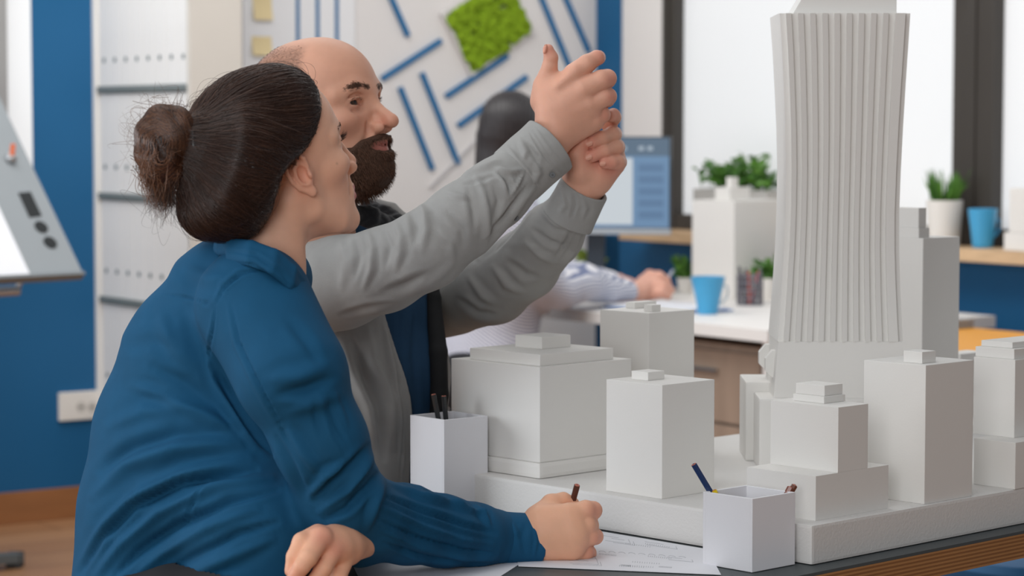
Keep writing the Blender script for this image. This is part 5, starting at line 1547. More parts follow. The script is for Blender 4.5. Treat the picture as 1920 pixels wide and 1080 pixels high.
h1v[:, 2] = np.maximum(h1v[:, 2], TZ + 0.0016)
# --- resting hand at the elbow
YK = 3.00
vk = Vol(V3(PP(500, 1000, 2.85)[0], 2.68, zpx(1150, 2.85)), V3(PP(725, 1000, 2.85)[0], 2.97, zpx(950, 2.85)), 0.0018)
vk.chain(hpw([(690, 1010, YK + 0.06, 33), (648, 1022, YK + 0.03, 36), (628, 1026, YK + 0.016, 36)]), 0.012)
vk.chain(hpw([(640, 1010, YK + 0.022, 28), (602, 1010, YK + 0.004, 22)]), 0.012)
vk.chain(hpw([(645, 1030, YK + 0.020, 28), (618, 1034, YK + 0.002, 22)]), 0.012)
vk.chain(hpw([(602, 1008, YK + 0.002, 21), (578, 1046, YK - 0.008, 17.5), (566, 1062, YK - 0.006, 16), (546, 1092, YK + 0.002, 13)]), 0.004)
vk.chain(hpw([(626, 1028, YK + 0.000, 20), (606, 1066, YK - 0.008, 17), (590, 1090, YK - 0.004, 15), (580, 1110, YK + 0.004, 13)]), 0.003)
vk.chain(hpw([(646, 1044, YK + 0.008, 20), (634, 1080, YK + 0.000, 16.5), (622, 1108, YK + 0.006, 14)]), 0.003)
vk.chain(hpw([(596, 1002, YK + 0.022, 20), (566, 1016, YK + 0.020, 18), (552, 1044, YK + 0.016, 15.5), (546, 1070, YK + 0.014, 13)]), 0.004)
h2v, h2q = vk.surface(); h2v = relax(h2v, h2q, 1)
ws = srgb(234, 178, 146)
h1c = hand_tone(h1v, [(1118, 957, 20), (1122, 1006, 18), (1110, 1038, 18)], ws)
h2c = hand_tone(h2v, [(604, 1004, 24), (630, 1030, 22), (548, 1085, 22)], ws)
# --- plain body inside the shirt
vb = Vol(V3(PP(120, 1000, 3.2)[0], 2.62, zpx(1250, 3.2)), V3(PP(960, 500, 3.2)[0], 3.45, zpx(400, 3.2)), 0.012)
vb.chain(hpw([(500, 470, 3.22, 55), (450, 590, 3.27, 95), (390, 800, 3.29, 140), (360, 1100, 3.28, 165)]), 0.03)
vb.chain(hpw([(500, 610, 3.15, 30), (600, 840, 3.08, 40), (645, 965, 3.07, 40), (945, 1010, YW + 0.016, 33)]), 0.02)
vb.chain(hpw([(470, 600, 3.45, 55), (600, 900, 3.40, 45), (700, 990, 3.20, 38), (690, 1010, YK + 0.06, 32)]), 0.02)
b2v, b2q = vb.surface()
b2v[:, 2] = np.where(b2v[:, 0] > -0.16, np.maximum(b2v[:, 2], TZ + 0.006), b2v[:, 2])
wom = np_mesh('person', [(ww(wv), wq, wt), (h1v, h1q, h1c), (h2v, h2q, h2c), (b2v, b2q, np.tile(np.array(ws), (len(b2v), 1)))], SKIN)
tag(wom, 'woman in blue shirt with brown hair in a bun, writing at the table', 'person')
for s in (-1, 1): eyeball(W_O, W_R, s, W_R @ np.array([0.97, -0.12, 0.12]), (0.06, 0.032, 0.018), wom, WS)
HAIRB = mat('woman_brow_hair', srgb(62, 40, 32), 0.6, 0.2, 90)
for s in (-1, 1):
    pts = [(0.094, s * 0.010, 0.0155), (0.092, s * 0.022, 0.0205), (0.087, s * 0.036, 0.0235), (0.078, s * 0.047, 0.020)]
    tow = [(0, s * 0.5, 0.8), (0, s * 1, 0.35), (-0.3, s * 1, 0.1), (-0.6, s * 1, -0.35)]
    a, b = strands(ww(hair_on(wh, pts, 0.14, 0.0060, 260, 31 + s, 0.0011, tow, 0.0004)), 0.00034); np_mesh('eyebrow', [(a, b)], HAIRB, wom)
    pts = [(0.0868, s * 0.0225, 0.0045), (0.0880, s * 0.031, 0.0062), (0.084, s * 0.041, 0.0055), (0.078, s * 0.047, 0.0025)]
    tow = [(1, 0, 0.25), (1, s * 0.15, 0.3), (0.9, s * 0.5, 0.3), (0.7, s * 0.8, 0.25)]
    a, b = strands(ww(hair_on(wh, pts, 1.0, 0.0100, 70, 41 + s, 0.0004, tow, 0.0003, -0.4)), 0.00028); np_mesh('eyelashes', [(a, b)], HAIRB, wom)

# --- hair: volume drawn back into a bun
HL = W_R
def wl(x, y, z): return ww(np.array([x, y, z]))
BUN = PW(306, 268, 3.09)
vh = Vol(V3(PP(235, 300, 3.15)[0], 2.73, zpx(470, 3.15)), V3(PP(660, 300, 3.2)[0], 3.20, zpx(92, 3.15)), 0.0021)
vh.ell(wl(-0.012, 0, 0.034), np.array([0.110, 0.0865, 0.0955]) * WS, 0.0, 'add', HL)
vh.ell(wl(0.020, 0, 0.040), np.array([0.070, 0.0745, 0.078]) * WS, 0.02, 'add', HL)
vh.chain(hpw([(470, 320, 3.13, 92), (425, 368, 3.12, 74), (392, 392, 3.12, 58)]), 0.035)
vh.chain(hpw([(420, 300, 3.12, 96), (370, 285, 3.11, 60)]), 0.03)
vh.chain(hpw([(500, 350, 3.15, 70), (455, 392, 3.14, 48)]), 0.03)
vh.chain(hpw([(460, 350, 3.26, 80), (400, 390, 3.22, 55)]), 0.03)
# hairline
Xh, Yh, Zh = vh.ax[0][:, None, None], vh.ax[1][None, :, None], vh.ax[2][None, None, :]
def loc(X, Y, Z):
    x, y, z = (X - W_O[0]) / WS, (Y - W_O[1]) / WS, (Z - W_O[2]) / WS
    return [x * HL[0, i] + y * HL[1, i] + z * HL[2, i] for i in range(3)]
lx, ly, lz = loc(Xh, Yh, Zh)
zk = np.array([-0.20, -0.10, -0.055, -0.030, -0.008, 0.006, 0.014, 0.030, 0.055, 0.075, 0.095, 0.12])
xk = np.array([-0.085, -0.072, -0.062, -0.058, -0.050, -0.028, 0.014, 0.036, 0.058, 0.071, 0.078, 0.085])
lx, ly, lz = np.broadcast_arrays(lx, ly, lz)
hx = np.interp(lz.ravel(), zk, xk).reshape(lz.shape) + 0.012 * np.clip(1 - np.abs(ly) / 0.06, 0, 1)
vh.d = (vh.d + 0.011 * np.exp(-np.clip(hx - lx, 0, 1) / 0.010)).astype(np.float32)        # the hair lies flat at the hairline
vh.d = smax(vh.d, ((lx - hx) * 0.8 * WS).astype(np.float32), 0.010).astype(np.float32)
wsurf, wsq = vh.surface()
# combed relief towards the bun
wn = vnormals(wsurf, wsq)
tob = BUN - wsurf; tob /= np.linalg.norm(tob, axis=1, keepdims=True)
ang = np.arctan2((wsurf - BUN) @ np.array([0, 1.0, 0]), (wsurf - BUN) @ np.array([0, 0, 1.0]))
rel = np.sin(ang * 60 + 3 * wave_noise(wsurf, 30, 2, 2)) * 0.6 + np.sin(ang * 133 + 4 * wave_noise(wsurf, 50, 9, 2)) * 0.4
fade = np.clip(np.linalg.norm(wsurf - BUN, axis=1) / 0.10, 0.2, 1)
ql = ((wsurf - W_O) / WS) @ W_R
edge = np.interp(ql[:, 2], zk, xk) + 0.012 * np.clip(1 - np.abs(ql[:, 1]) / 0.06, 0, 1) - ql[:, 0]     # distance behind the hairline
fade = fade * np.clip(edge / 0.03, 0.1, 1)
wsurf2 = wsurf + wn * (0.0011 * rel * fade)[:, None]
HAIR = mat('brown_hair', srgb(42, 29, 25), 0.42, 0.25, 60, 0.4, 300, spec=0.5)
HSTR = mat('brown_hair_strand', srgb(60, 40, 32), 0.38, 0.3, 40, spec=0.6)
HBACKLIT = mat('backlit_brown_strand', srgb(112, 76, 54), 0.42, 0.25, 40, spec=0.6)  # brown lightened so the bun strands look backlit
hair = np_mesh('hair', [(wsurf2, wsq)], HAIR, wom)
# strands that follow the combing
r = np.random.default_rng(5)
cand = np.nonzero(np.linalg.norm(wsurf - BUN, axis=1) > 0.07)[0]
def comb(n, seed, steps, seg, rad, off, lift, m, pool, name):
    r = np.random.default_rng(seed); p = wsurf[r.choice(pool, n)] + r.normal(size=(n, 3)) * 0.001
    path = [p]
    drift = r.normal(size=(n, 3)) * 0.10
    for i in range(steps):
        g = vh.grad(p); t = (BUN + r.normal(size=(n, 3)) * 0.001) - p
        # low hair sweeps back before it rises
        t /= np.linalg.norm(t, axis=1, keepdims=True); t = t + drift
        t -= g * (t * g).sum(1, keepdims=True); t /= np.linalg.norm(t, axis=1, keepdims=True) + 1e-9
        p = p + t * seg
        p = p - vh.grad(p) * (vh.sample(p) - off)[:, None] * 0.9
        path.append(p)
    Ls = np.stack(path, 1)
    Ls = Ls + (r.random((n, 1, 1)) ** 3) * lift * np.sin(np.linspace(0, np.pi, steps + 1))[None, :, None] * vh.grad(path[0])[:, None, :]
    sv_, sq_ = strands(Ls, rad, rad * 0.6)
    return np_mesh(name, [(sv_, sq_)], m, wom)
comb(7000, 1, 12, 0.0075, 0.00033, 0.0006, 0.003, HSTR, cand, 'hair_strands')
comb(900, 2, 12, 0.0080, 0.00028, 0.0010, 0.006, mat('mid_brown_strand', srgb(84, 57, 44), 0.42, 0.25, 40, spec=0.6), cand, 'hair_strands')
rim = np.nonzero((edge < 0.012) & (ql[:, 2] > -0.12))[0]
comb(4200, 6, 18, 0.0078, 0.00030, 0.0005, 0.0016, HSTR, rim, 'hairline_strands')
comb(260, 3, 10, 0.0080, 0.00020, 0.0016, 0.020, HSTR, cand, 'flyaway_hair')
# bun: twisted loops
vbun = Vol(BUN - 0.09, BUN + 0.09, 0.0024)
vbun.chain(hpw([(330, 228, 3.09, 28), (302, 226, 3.08, 28), (284, 250, 3.08, 29), (281, 288, 3.08, 27), (292, 322, 3.08, 22), (298, 350, 3.085, 12)]), 0.008)
vbun.chain(hpw([(332, 256, 3.09, 32), (312, 262, 3.072, 32), (308, 292, 3.072, 28), (322, 318, 3.085, 22), (312, 345, 3.09, 10)]), 0.010)
vbun.chain(hpw([(345, 285, 3.10, 36), (320, 275, 3.09, 36)]), 0.012)
bnv, bnq = vbun.surface(); bnn = vnormals(bnv, bnq)
c0 = PW(306, 272, 3.08)
an = np.arctan2(bnv[:, 2] - c0[2], bnv[:, 0] - c0[0]); rr_ = np.linalg.norm(bnv - c0, axis=1)
bnv = bnv + bnn * (0.0016 * np.sin(rr_ * 900 + 2.2 * np.sin(an * 2) + 3 * wave_noise(bnv, 60, 12, 2)))[:, None]
np_mesh('bun', [(bnv, bnq)], HAIR, hair)
def loops(n, seed, rad, m, lenf=1.0):
    r = np.random.default_rng(seed); out = []
    vsurf = bnv
    p = vsurf[r.choice(len(vsurf), n)]; path = [p]; sgn = np.where(r.random(n) < 0.8, 1, -1)[:, None]
    for i in range(14):
        g = vbun.grad(p); rad_ = p - c0
        t = np.cross(g, np.array([0.2, 1.0, 0.1])) * sgn + r.normal(size=(n, 3)) * 0.05 + rad_ * 1.5
        t -= g * (t * g).sum(1, keepdims=True) * 0.9; t /= np.linalg.norm(t, axis=1, keepdims=True) + 1e-9
        p = p + t * 0.006 * lenf; p = p - vbun.grad(p) * (vbun.sample(p) - 0.0012)[:, None] * 0.8
        path.append(p)
    sv_, sq_ = strands(np.stack(path, 1), rad, rad * 0.5); return np_mesh('bun_strands', [(sv_, sq_)], m, hair)
loops(1300, 3, 0.00044, HSTR); loops(1300, 4, 0.00042, HBACKLIT)
# loose ends hanging from and standing off the bun
def tuft(n, seed, start, sd, ends, ed, sag, rad, m):
    r = np.random.default_rng(seed); s = np.array(start) + r.normal(size=(n, 3)) * sd; e = np.array(ends)[r.integers(0, len(ends), n)] + r.normal(size=(n, 3)) * ed
    t = np.linspace(0, 1, 11)[None, :, None]; bend = r.normal(size=(n, 1, 3)) * sag
    sv_, sq_ = strands(s[:, None] * (1 - t) + e[:, None] * t + bend * np.sin(np.pi * t) , rad, rad * 0.3)
    np_mesh('loose_hair', [(sv_, sq_)], m, hair)
tuft(520, 7, PW(292, 300, 3.08), 0.011, [PW(300, 374, 3.09), PW(290, 362, 3.09), PW(306, 384, 3.09), PW(280, 340, 3.08)], 0.008, 0.006, 0.00042, HBACKLIT)
tuft(320, 8, PW(325, 315, 3.09), 0.008, [PW(318, 382, 3.09), PW(345, 390, 3.09), PW(300, 400, 3.09)], 0.008, 0.006, 0.0004, HSTR)
tuft(120, 9, PW(318, 235, 3.09), 0.014, [PW(322, 190, 3.09), PW(296, 200, 3.08), PW(262, 225, 3.08), PW(345, 205, 3.10)], 0.012, 0.008, 0.00030, HBACKLIT)
tuft(50, 10, PW(290, 260, 3.08), 0.018, [PW(240, 240, 3.08), PW(245, 290, 3.08), PW(262, 320, 3.08), PW(250, 210, 3.08)], 0.012, 0.010, 0.00022, HBACKLIT)
tuft(26, 12, PW(300, 350, 3.09), 0.012, [PW(320, 430, 3.09), PW(290, 410, 3.09), PW(360, 440, 3.10)], 0.010, 0.016, 0.00020, HSTR)
# hair clip
clipm = mat('black_clip', srgb(26, 27, 29), 0.35, 0.02)
cc = Vector(PW(352, 276, 3.081))
cl = MB()
for k in range(4):
    q = cc + Vector((-0.002, 0, 0.014 - 0.009 * k))
    cl.tube([q + Vector((0.008, 0.004, 0.002)), q + Vector((-0.004, -0.003, 0)), q + Vector((-0.016, 0.006, -0.004))], [0.0028, 0.003, 0.0016], 8)
cl.tube([cc + Vector((0.006, 0.0, 0.019)), cc + Vector((0.008, -0.004, 0.002)), cc + Vector((0.005, 0.0, -0.017))], [0.004, 0.0065, 0.004], 12)
cl.ball(cc + Vector((0.009, -0.004, -0.001)), 0.0105, 18, (1.0, 0.55, 0.95))
tag(cl.build('hair_clip', clipm, smooth=True), 'black claw clip holding the bun in the woman\'s hair', 'hair clip')
# --- the woman's blue shirt
vs_ = Vol(V3(PP(105, 1000, 3.2)[0], 2.66, zpx(1130, 3.2)), V3(PP(1000, 500, 3.2)[0], 3.42, zpx(395, 3.2)), 0.0036)
vs_.chain(hpw([(505, 478, 3.23, 58), (440, 566, 3.25, 128), (402, 680, 3.27, 174), (372, 820, 3.28, 196), (356, 960, 3.27, 207), (345, 1150, 3.26, 216)]), 0.03)
vs_.chain(hpw([(520, 520, 3.34, 66), (470, 660, 3.36, 120), (430, 900, 3.36, 150), (420, 1150, 3.36, 160)]), 0.05)
vs_.chain(hpw([(420, 900, 3.20, 150), (470, 1000, 3.14, 118), (470, 1130, 3.12, 118)]), 0.05)
arm = [(478, 572, 3.13, 104), (545, 700, 3.075, 95), (602, 830, 3.06, 86), (640, 930, 3.06, 78)]
fore = [(640, 940, 3.06, 76), (690, 970, 3.07, 76), (760, 983, 3.08, 74), (830, 996, 3.085, 67), (890, 1004, 3.09, 60), (930, 1009, 3.095, 51), (945, 1010, 3.095, 44)]
vs_.chain(hpw(arm[:2]), 0.045); vs_.chain(hpw(arm), 0.022); vs_.chain(hpw(fore), 0.022)
vs_.chain(hpw([(620, 880, 3.38, 70), (690, 985, 3.24, 52), (672, 1022, 3.10, 44)]), 0.02)       # far sleeve
sv0, sq0 = vs_.surface(); sv0 = relax(sv0, sq0, 2)
SF = [  # body: long diagonal folds from back and waist towards the elbow
    ([(165, 1050), (205, 985), (270, 925), (360, 885), (470, 860)], 13, 0.006), ([(150, 1075), (190, 1010), (250, 950), (340, 905), (480, 880)], 8, -0.009), ([(180, 1080), (230, 1020), (300, 960), (400, 915), (510, 895)], 12, 0.007),
    ([(215, 1080), (260, 1035), (330, 985), (430, 940), (520, 920)], 8, -0.008), ([(250, 1080), (310, 1035), (390, 990), (480, 955)], 12, 0.006), ([(300, 1080), (370, 1040), (450, 1000), (520, 980)], 8, -0.006), ([(350, 1080), (430, 1045), (510, 1010)], 11, 0.005),
    ([(190, 880), (250, 838), (330, 812), (445, 806)], 13, -0.005), ([(175, 930), (240, 872), (330, 842), (450, 832)], 13, 0.005), ([(205, 800), (270, 772), (340, 768), (400, 780)], 14, 0.0035),
    ([(290, 690), (340, 715), (400, 755), (450, 805)], 12, -0.004), ([(250, 725), (310, 742), (370, 775), (420, 800)], 12, 0.004), ([(400, 690), (430, 745), (470, 805), (510, 850)], 8, -0.006), ([(385, 660), (402, 715), (440, 780), (480, 840)], 8, 0.004),
    ([(300, 585), (320, 640), (355, 690)], 14, 0.003), ([(345, 590), (365, 640), (385, 690)], 12, -0.004), ([(350, 505), (385, 522), (425, 518)], 12, 0.002), ([(230, 650), (280, 640), (330, 655)], 14, -0.002),
    ([(410, 866), (375, 930), (330, 990), (287, 1030)], 2.2, -0.0022),
    # yoke and armhole seams
    ([(305, 552), (340, 556), (380, 566), (402, 576)], 2.2, -0.0026), ([(404, 574), (420, 540), (450, 514), (485, 505), (515, 510)], 2.4, -0.0030), ([(398, 568), (414, 533), (447, 506), (487, 497)], 4, 0.0014), ([(404, 574), (399, 620), (392, 665), (398, 700)], 2.4, -0.0030),
    ([(432, 560), (448, 640), (486, 720), (522, 790), (548, 850)], 2.2, -0.0024), ([(424, 564), (440, 644), (478, 724), (514, 794)], 4, 0.0014),
    # upper arm
    ([(520, 742), (575, 730), (625, 708)], 11, -0.0045), ([(505, 712), (560, 704), (612, 684)], 14, 0.003), ([(545, 772), (590, 758), (636, 738)], 12, 0.003), ([(540, 600), (575, 640), (600, 680)], 11, -0.0025),
    ([(598, 735), (606, 775), (618, 815), (642, 855)], 5, 0.0016), ([(612, 735), (622, 772), (634, 805), (656, 838)], 5, -0.0016), ([(626, 735), (638, 768), (652, 800)], 5, 0.0016), ([(586, 745), (592, 785), (604, 825)], 5, -0.0014),
    ([(540, 800), (570, 850), (600, 890)], 9, 0.004), ([(520, 820), (550, 880), (575, 930)], 8, -0.004),
    # elbow
    ([(700, 850), (680, 880), (650, 920), (600, 960)], 9, 0.007), ([(690, 835), (660, 870), (620, 905), (590, 940)], 7, -0.006), ([(715, 880), (690, 915), (650, 955), (610, 975)], 7, -0.006), ([(718, 905), (705, 940), (690, 990)], 8, 0.005), ([(640, 870), (610, 890), (580, 930)], 8, 0.005),
    # forearm
    ([(720, 930), (800, 960), (870, 985), (930, 1000)], 5, -0.0045), ([(715, 950), (790, 985), (860, 1010), (925, 1022)], 6, 0.0045), ([(710, 975), (790, 1010), (870, 1032), (930, 1038)], 4.5, -0.0045), ([(715, 995), (790, 1028), (870, 1046), (930, 1050)], 5, 0.004), ([(720, 1018), (790, 1044), (860, 1056)], 4, -0.004),
    ([(730, 905), (790, 928), (850, 945), (915, 965)], 5, 0.0045), ([(745, 892), (800, 918), (850, 932)], 4, -0.004), ([(770, 900), (790, 912), (800, 925)], 5, 0.004), ([(830, 925), (850, 938), (870, 950)], 5, 0.004), ([(890, 945), (905, 960), (920, 985)], 5, 0.004)]
sv0 = folds(sv0, sq0, [(l, w * 0.95, a * 1.45) for l, w, a in SF])
sn0 = vnormals(sv0, sq0); sv0 = sv0 + sn0 * (0.0010 * wave_noise(sv0, 40, 17, 3))[:, None]
low = (sv0[:, 0] > PW(690, 1000, 3.08)[0])
sv0[:, 2] = np.where(low, np.maximum(sv0[:, 2], TZ + 0.0018), sv0[:, 2])
BLUE = mat('blue_cotton', srgb(22, 80, 116), 0.8, 0.06, 30, 0.3, 1200, spec=0.2)
shirt = np_mesh('shirt', [(sv0, sq0)], BLUE, wom)
cuff(wom, 'cuff', PW(932, 1009, 3.093), PW(1011, 1013, 3.100), rpx(52, 3.09), rpx(51, 3.10), 0.0035, BLUE,
     [([(945, 975), (948, 1010), (942, 1050)], 4, 0.003), ([(960, 980), (966, 995), (970, 1005)], 5, 0.002), ([(985, 985), (980, 1010), (985, 1040)], 6, -0.002), ([(1002, 980), (1006, 1015), (1000, 1050)], 3, 0.0016)], bell=-0.0012)
# collar: a folded band round the neck
vc = Vol(V3(PP(380, 500, 3.2)[0], 2.78, zpx(590, 3.2)), V3(PP(640, 500, 3.2)[0], 3.22, zpx(410, 3.2)), 0.0022)
nk = [(412, 452, 3.22), (418, 455, 3.17), (436, 456, 3.125), (472, 460, 3.098), (515, 476, 3.09), (548, 505, 3.10), (572, 540, 3.125), (580, 566, 3.15)]
top_r = hpw([(x, y, Y - 0.008, 10) for x, y, Y in nk])
vc.chain(top_r, 0.0)
lowr = hpw([(x - 3, y + 17, Y - 0.017, 8.5) for x, y, Y in nk]); vc.chain(lowr, 0.012)
lowr = hpw([(x - 5, y + 32, Y - 0.023, 6.5) for x, y, Y in nk[2:]]); vc.chain(lowr, 0.012)
cv, cq = vc.surface(); cv = relax(cv, cq, 2)
cv = folds(cv, cq, [([(430, 470), (480, 478), (530, 515), (565, 555)], 4, -0.002), ([(425, 490), (478, 496), (525, 532), (556, 572)], 2.2, -0.0018)])
np_mesh('collar', [(cv, cq)], BLUE, wom)
# trousers, shoes and the stool she sits on
TRO = mat('black_trousers', srgb(30, 30, 34), 0.85, 0.1, 30)
def lower_body(parent, vol_lo, vol_hi, hips, legs, m, feet_dir, shoe_m, h=0.007):
    vp = Vol(vol_lo, vol_hi, h)
    for ch, k in hips: vp.chain(ch, k)
    for lg in legs: vp.chain(lg, 0.05)
    v_, q_ = vp.surface(); v_ = relax(v_, q_, 2)
    np_mesh('trousers', [(v_, q_)], m, parent)
    for lg in legs:
        a = lg[-1][0]; fd = np.array(feet_dir)
        vs = Vol(a - V3(0.22, 0.22, 0.12), a + V3(0.22, 0.22, 0.06), 0.006)
        vs.chain([(np.array([a[0], a[1], 0.045]) - fd * 0.05, 0.040), (np.array([a[0], a[1], 0.042]) + fd * 0.07, 0.040), (np.array([a[0], a[1], 0.036]) + fd * 0.15, 0.034)], 0.0)
        vs.cone(np.array([a[0], a[1], 0.05]) - fd * 0.02, np.array([a[0], a[1], 0.12]) - fd * 0.02, 0.040, 0.036, 0.02)
        sv, sq = vs.surface(); sv[:, 2] = np.maximum(sv[:, 2], 0.001)
        np_mesh('shoe', [(sv, sq)], shoe_m, parent)
SHOE = mat('dark_shoe', srgb(44, 42, 42), 0.6, 0.05)
fd = V3(0.86, 0.51, 0)
lower_body(wom, V3(-0.66, 2.70, 0.02), V3(0.12, 3.50, 0.78),
    [(hpw([(225, 1140, 3.155, 62), (330, 1132, 3.11, 72), (450, 1125, 3.07, 72), (545, 1120, 3.05, 64)]), 0.0),
     (hpw([(250, 1200, 3.20, 88), (420, 1200, 3.13, 96)]), 0.06), (hpw([(300, 1180, 3.32, 130), (420, 1190, 3.34, 120)]), 0.06)],
    [[(V3(-0.36, 2.94, 0.63), 0.082), (V3(-0.02, 3.08, 0.60), 0.064), (V3(-0.03, 3.07, 0.36), 0.054), (V3(-0.06, 3.05, 0.10), 0.045)],
     [(V3(-0.44, 3.14, 0.63), 0.085), (V3(-0.11, 3.30, 0.60), 0.064), (V3(-0.12, 3.29, 0.36), 0.054), (V3(-0.15, 3.27, 0.10), 0.045)]],
    TRO, fd, SHOE)
def stool(label, c, z, m):
    o = thing('round_stool', label, 'stool', c)
    adopt(o, MB().lathe(c, [(0.155, z - 0.055), (0.170, z - 0.045), (0.172, z - 0.018), (0.160, z - 0.004), (0.12, z)], 36).build('seat', m, smooth=True))
    adopt(o, MB().tube([c + UP * 0.04, c + UP * (z - 0.056)], [0.024, 0.024], 16).build('column', M_steel, smooth=True))
    adopt(o, MB().lathe(c, [(0.20, 0.001), (0.20, 0.010), (0.06, 0.030), (0.028, 0.045)], 36).build('foot_plate', M_steel, smooth=True))
    ring = [c + Vector((math.cos(t_) * 0.14, math.sin(t_) * 0.14, 0.24)) for t_ in [2 * math.pi * i / 28 for i in range(29)]]
    adopt(o, MB().tube(ring, 0.008, 8).build('foot_ring', M_steel, smooth=True))
    return o
stool('black round stool under the woman in the blue shirt', Vector((-0.45, 3.04, 0)), 0.545, mat('stool_black', srgb(36, 36, 38), 0.6, 0.05))
lower_body(man, V3(-0.62, 3.30, 0.02), V3(0.30, 4.05, 0.80),
    [(hp([(600, 1000, 3.72, 118), (720, 1005, 3.72, 112)]), 0.0), (hp([(600, 1060, 3.72, 120), (700, 1060, 3.74, 118)]), 0.05)],
    [[(V3(-0.27, 3.64, 0.62), 0.088), (V3(0.03, 3.44, 0.60), 0.066), (V3(0.03, 3.45, 0.36), 0.056), (V3(0.0, 3.48, 0.10), 0.047)],
     [(V3(-0.16, 3.82, 0.62), 0.088), (V3(0.16, 3.66, 0.60), 0.066), (V3(0.16, 3.67, 0.36), 0.056), (V3(0.13, 3.70, 0.10), 0.047)]],
    mat('navy_trousers', srgb(40, 46, 58), 0.85, 0.08, 30), V3(0.82, -0.57, 0), SHOE)
stool('dark round stool under the bearded man', Vector((-0.23, 3.76, 0)), 0.525, mat('stool_black', srgb(36, 36, 38), 0.6, 0.05))
# pencil in her hand
pencil('brown pencil held in the woman\'s writing hand', PP(1060, 990, YW + 0.05), PP(1082, 910, YW + 0.028), 0.0043, srgb(84, 48, 40), srgb(150, 80, 70), colname='held')
# ================================================================== the dark-haired woman at the far desk
YF = 7.35
F_O = PP(962, 250, YF); F_R = frame_R(math.radians(52), math.radians(-10))
def fw(p): return F_O + np.asarray(p) @ F_R.T
fh = head_volume(0.004, True)
fv, fq = fh.surface()
vf = Vol(V3(PP(800, 500, YF)[0], 6.95, 0.50), V3(PP(1290, 500, 7.9)[0], 8.1, zpx(300, YF)), 0.008)
vf.chain(hp([(945, 350, YF, 34), (935, 400, YF, 62), (920, 560, YF, 80), (905, 760, YF, 90)]), 0.03)
fbv, fbq = vf.surface()
vh2 = Vol(PP(1130, 610, 7.5) * V3(1, 0, 1) + V3(0, 7.45, 0), PP(1290, 480, 7.9) * V3(1, 0, 1) + V3(0, 8.05, 0), 0.003)
vh2.chain(hp([(1150, 548, 7.62, 22), (1190, 548, 7.72, 20), (1215, 538, 7.80, 22)]), 0.01)
vh2.chain(hp([(1215, 535, 7.80, 20), (1234, 520, 7.82, 12), (1248, 526, 7.84, 9), (1254, 540, 7.86, 8)]), 0.006)
vh2.chain(hp([(1215, 542, 7.78, 20), (1240, 536, 7.78, 12), (1256, 544, 7.80, 9)]), 0.004)
vh2.chain(hp([(1212, 548, 7.78, 18), (1238, 548, 7.76, 11), (1252, 554, 7.78, 8)]), 0.003)
vh2.chain(hp([(1206, 530, 7.82, 14), (1218, 516, 7.86, 10), (1240, 518, 7.90, 8)]), 0.005)
hv2, hq2 = vh2.surface()
vh3 = Vol(PP(1120, 580, 7.5) * V3(1, 0, 1) + V3(0, 7.65, 0), PP(1215, 490, 7.9) * V3(1, 0, 1) + V3(0, 8.1, 0), 0.003)
vh3.chain(hp([(1140, 527, 7.95, 16), (1160, 528, 7.95, 15)]), 0.01)
for i in range(4): vh3.chain(hp([(1158, 522 + 4 * i, 7.96 - 0.02 * i, 8), (1180, 527 + 4 * i, 7.94 - 0.02 * i, 6.5), (1196, 534 + 4 * i, 7.93 - 0.02 * i, 5.5)]), 0.003)
hv3, hq3 = vh3.surface()
fs = np.array(srgb(222, 168, 148))
far = np_mesh('person', [(fw(fv), fq, np.tile(fs, (len(fv), 1))), (fbv, fbq, np.tile(fs, (len(fbv), 1))), (hv2, hq2, np.tile(fs, (len(hv2), 1))), (hv3, hq3, np.tile(fs, (len(hv3), 1)))], SKIN)
tag(far, 'dark-haired woman in striped shirt writing at the far desk', 'person')
# hair
vhh = Vol(PP(860, 420, YF) * V3(1, 0, 1) + V3(0, 7.1, 0), PP(1040, 140, YF) * V3(1, 0, 1) + V3(0, 7.62, 0), 0.004)
vhh.ell(fw(np.array([-0.014, 0, 0.036])), (0.108, 0.086, 0.092), 0, 'add', F_R)
vhh.chain(hp([(940, 262, YF - 0.02, 48), (932, 305, YF - 0.02, 40), (925, 350, YF, 28)]), 0.03)
X_, Y2, Z_ = vhh.ax[0][:, None, None], vhh.ax[1][None, :, None], vhh.ax[2][None, None, :]
q_ = [(X_ - F_O[0]) * F_R[0, i] + (Y2 - F_O[1]) * F_R[1, i] + (Z_ - F_O[2]) * F_R[2, i] for i in range(3)]
lz2 = np.broadcast_arrays(*q_)[2]; lx2 = np.broadcast_arrays(*q_)[0]
vhh.d = smax(vhh.d, (lx2 - np.interp(lz2.ravel(), zk, xk).reshape(lz2.shape)).astype(np.float32), 0.006).astype(np.float32)
fhv, fhq = vhh.surface(); fhn = vnormals(fhv, fhq)
fhv = fhv + fhn * (0.0015 * np.sin(fhv[:, 0] * 500 + 3 * wave_noise(fhv, 30, 3, 2)))[:, None]
np_mesh('hair', [(fhv, fhq)], mat('black_hair', srgb(40, 36, 38), 0.45, 0.2, 60, 0.4, 200, spec=0.5), far)
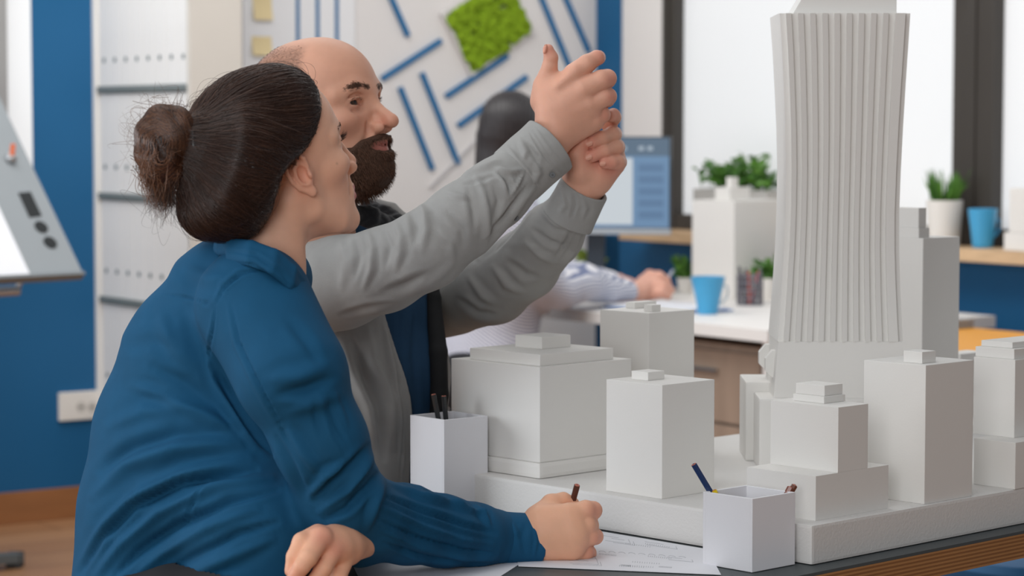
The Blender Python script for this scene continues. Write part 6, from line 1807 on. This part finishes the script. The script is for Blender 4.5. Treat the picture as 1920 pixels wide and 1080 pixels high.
# striped shirt
vs2 = Vol(V3(PP(790, 500, YF)[0], 6.95, 0.50), V3(PP(1215, 500, 7.8)[0], 8.05, zpx(330, YF)), 0.006)
vs2.chain(hp([(940, 380, YF, 66), (930, 440, YF, 88), (918, 560, YF, 95), (905, 780, YF, 102)]), 0.03)
vs2.chain(hp([(940, 400, 7.18, 50), (985, 500, 7.20, 50), (1040, 548, 7.32, 42)]), 0.03)
vs2.chain(hp([(1040, 540, 7.32, 42), (1090, 528, 7.46, 38), (1130, 540, 7.58, 30), (1172, 548, 7.68, 25)]), 0.02)
vs2.chain(hp([(960, 420, 7.55, 50), (1040, 520, 7.75, 40), (1142, 530, 7.93, 22)]), 0.03)
sv2, sq2 = vs2.surface(); sn2 = vnormals(sv2, sq2); sv2 = sv2 + sn2 * (0.004 * wave_noise(sv2, 28, 4, 2))[:, None]
low = sv2[:, 0] > PP(1030, 560, 7.3)[0]
sv2[:, 2] = np.where(low, np.maximum(sv2[:, 2], DZ + 0.015), sv2[:, 2])
STR = bpy.data.materials.new('striped_cotton'); STR.use_nodes = True
nt = STR.node_tree; bs = nt.nodes['Principled BSDF']; tc = nt.nodes.new('ShaderNodeTexCoord'); mp = nt.nodes.new('ShaderNodeMapping'); mp.inputs['Rotation'].default_value = (0.2, 0.9, 0.5)
wv_ = nt.nodes.new('ShaderNodeTexWave'); wv_.inputs['Scale'].default_value = 36; wv_.inputs['Distortion'].default_value = 0.8; wv_.inputs['Detail'].default_value = 1
cr_ = nt.nodes.new('ShaderNodeValToRGB'); cr_.color_ramp.elements[0].color = (*srgb(120, 130, 162), 1); cr_.color_ramp.elements[1].color = (*srgb(226, 226, 232), 1); cr_.color_ramp.elements[0].position = 0.25; cr_.color_ramp.elements[1].position = 0.5
nt.links.new(tc.outputs['Object'], mp.inputs['Vector']); nt.links.new(mp.outputs['Vector'], wv_.inputs['Vector']); nt.links.new(wv_.outputs['Color'], cr_.inputs['Fac']); nt.links.new(cr_.outputs['Color'], bs.inputs['Base Color']); bs.inputs['Roughness'].default_value = 0.85
np_mesh('striped_shirt', [(sv2, sq2)], STR, far)
o = thing('pen', 'slim pale pen in the far woman\'s hand', 'pen', P(1236, 540, 7.83))
adopt(o, MB().tube([P(1236, 546, 7.83), P(1262, 507, 7.86)], [0.003, 0.0045], 8).build('pen_barrel', mat('pen_pale', srgb(176, 182, 196), 0.4), smooth=True))
adopt(o, MB().tube([P(1233, 550.5, 7.827), P(1236, 546, 7.83)], [0.0008, 0.003], 8).build('pen_tip', mat('pen_tip', srgb(60, 62, 70), 0.4), smooth=True))
px0 = float(PP(905, 700, YF)[0])
lower_body(far, V3(px0 - 0.25, YF - 0.32, 0.02), V3(px0 + 0.62, YF + 0.55, 0.72),
    [([(V3(px0 - 0.02, YF - 0.08, 0.54), 0.12), (V3(px0 + 0.02, YF + 0.08, 0.54), 0.12)], 0.0)],
    [[(V3(px0 + 0.05, YF - 0.09, 0.54), 0.085), (V3(px0 + 0.40, YF + 0.10, 0.52), 0.064), (V3(px0 + 0.40, YF + 0.10, 0.3), 0.054), (V3(px0 + 0.38, YF + 0.08, 0.10), 0.045)],
     [(V3(px0 - 0.02, YF + 0.09, 0.54), 0.085), (V3(px0 + 0.32, YF + 0.30, 0.52), 0.064), (V3(px0 + 0.32, YF + 0.30, 0.3), 0.054), (V3(px0 + 0.30, YF + 0.28, 0.10), 0.045)]],
    TRO, V3(0.86, 0.5, 0), SHOE, 0.010)
stool('black round stool under the dark-haired woman at the far desk', Vector((px0 - 0.02, YF, 0)), 0.43, mat('stool_black', srgb(36, 36, 38), 0.6, 0.05))
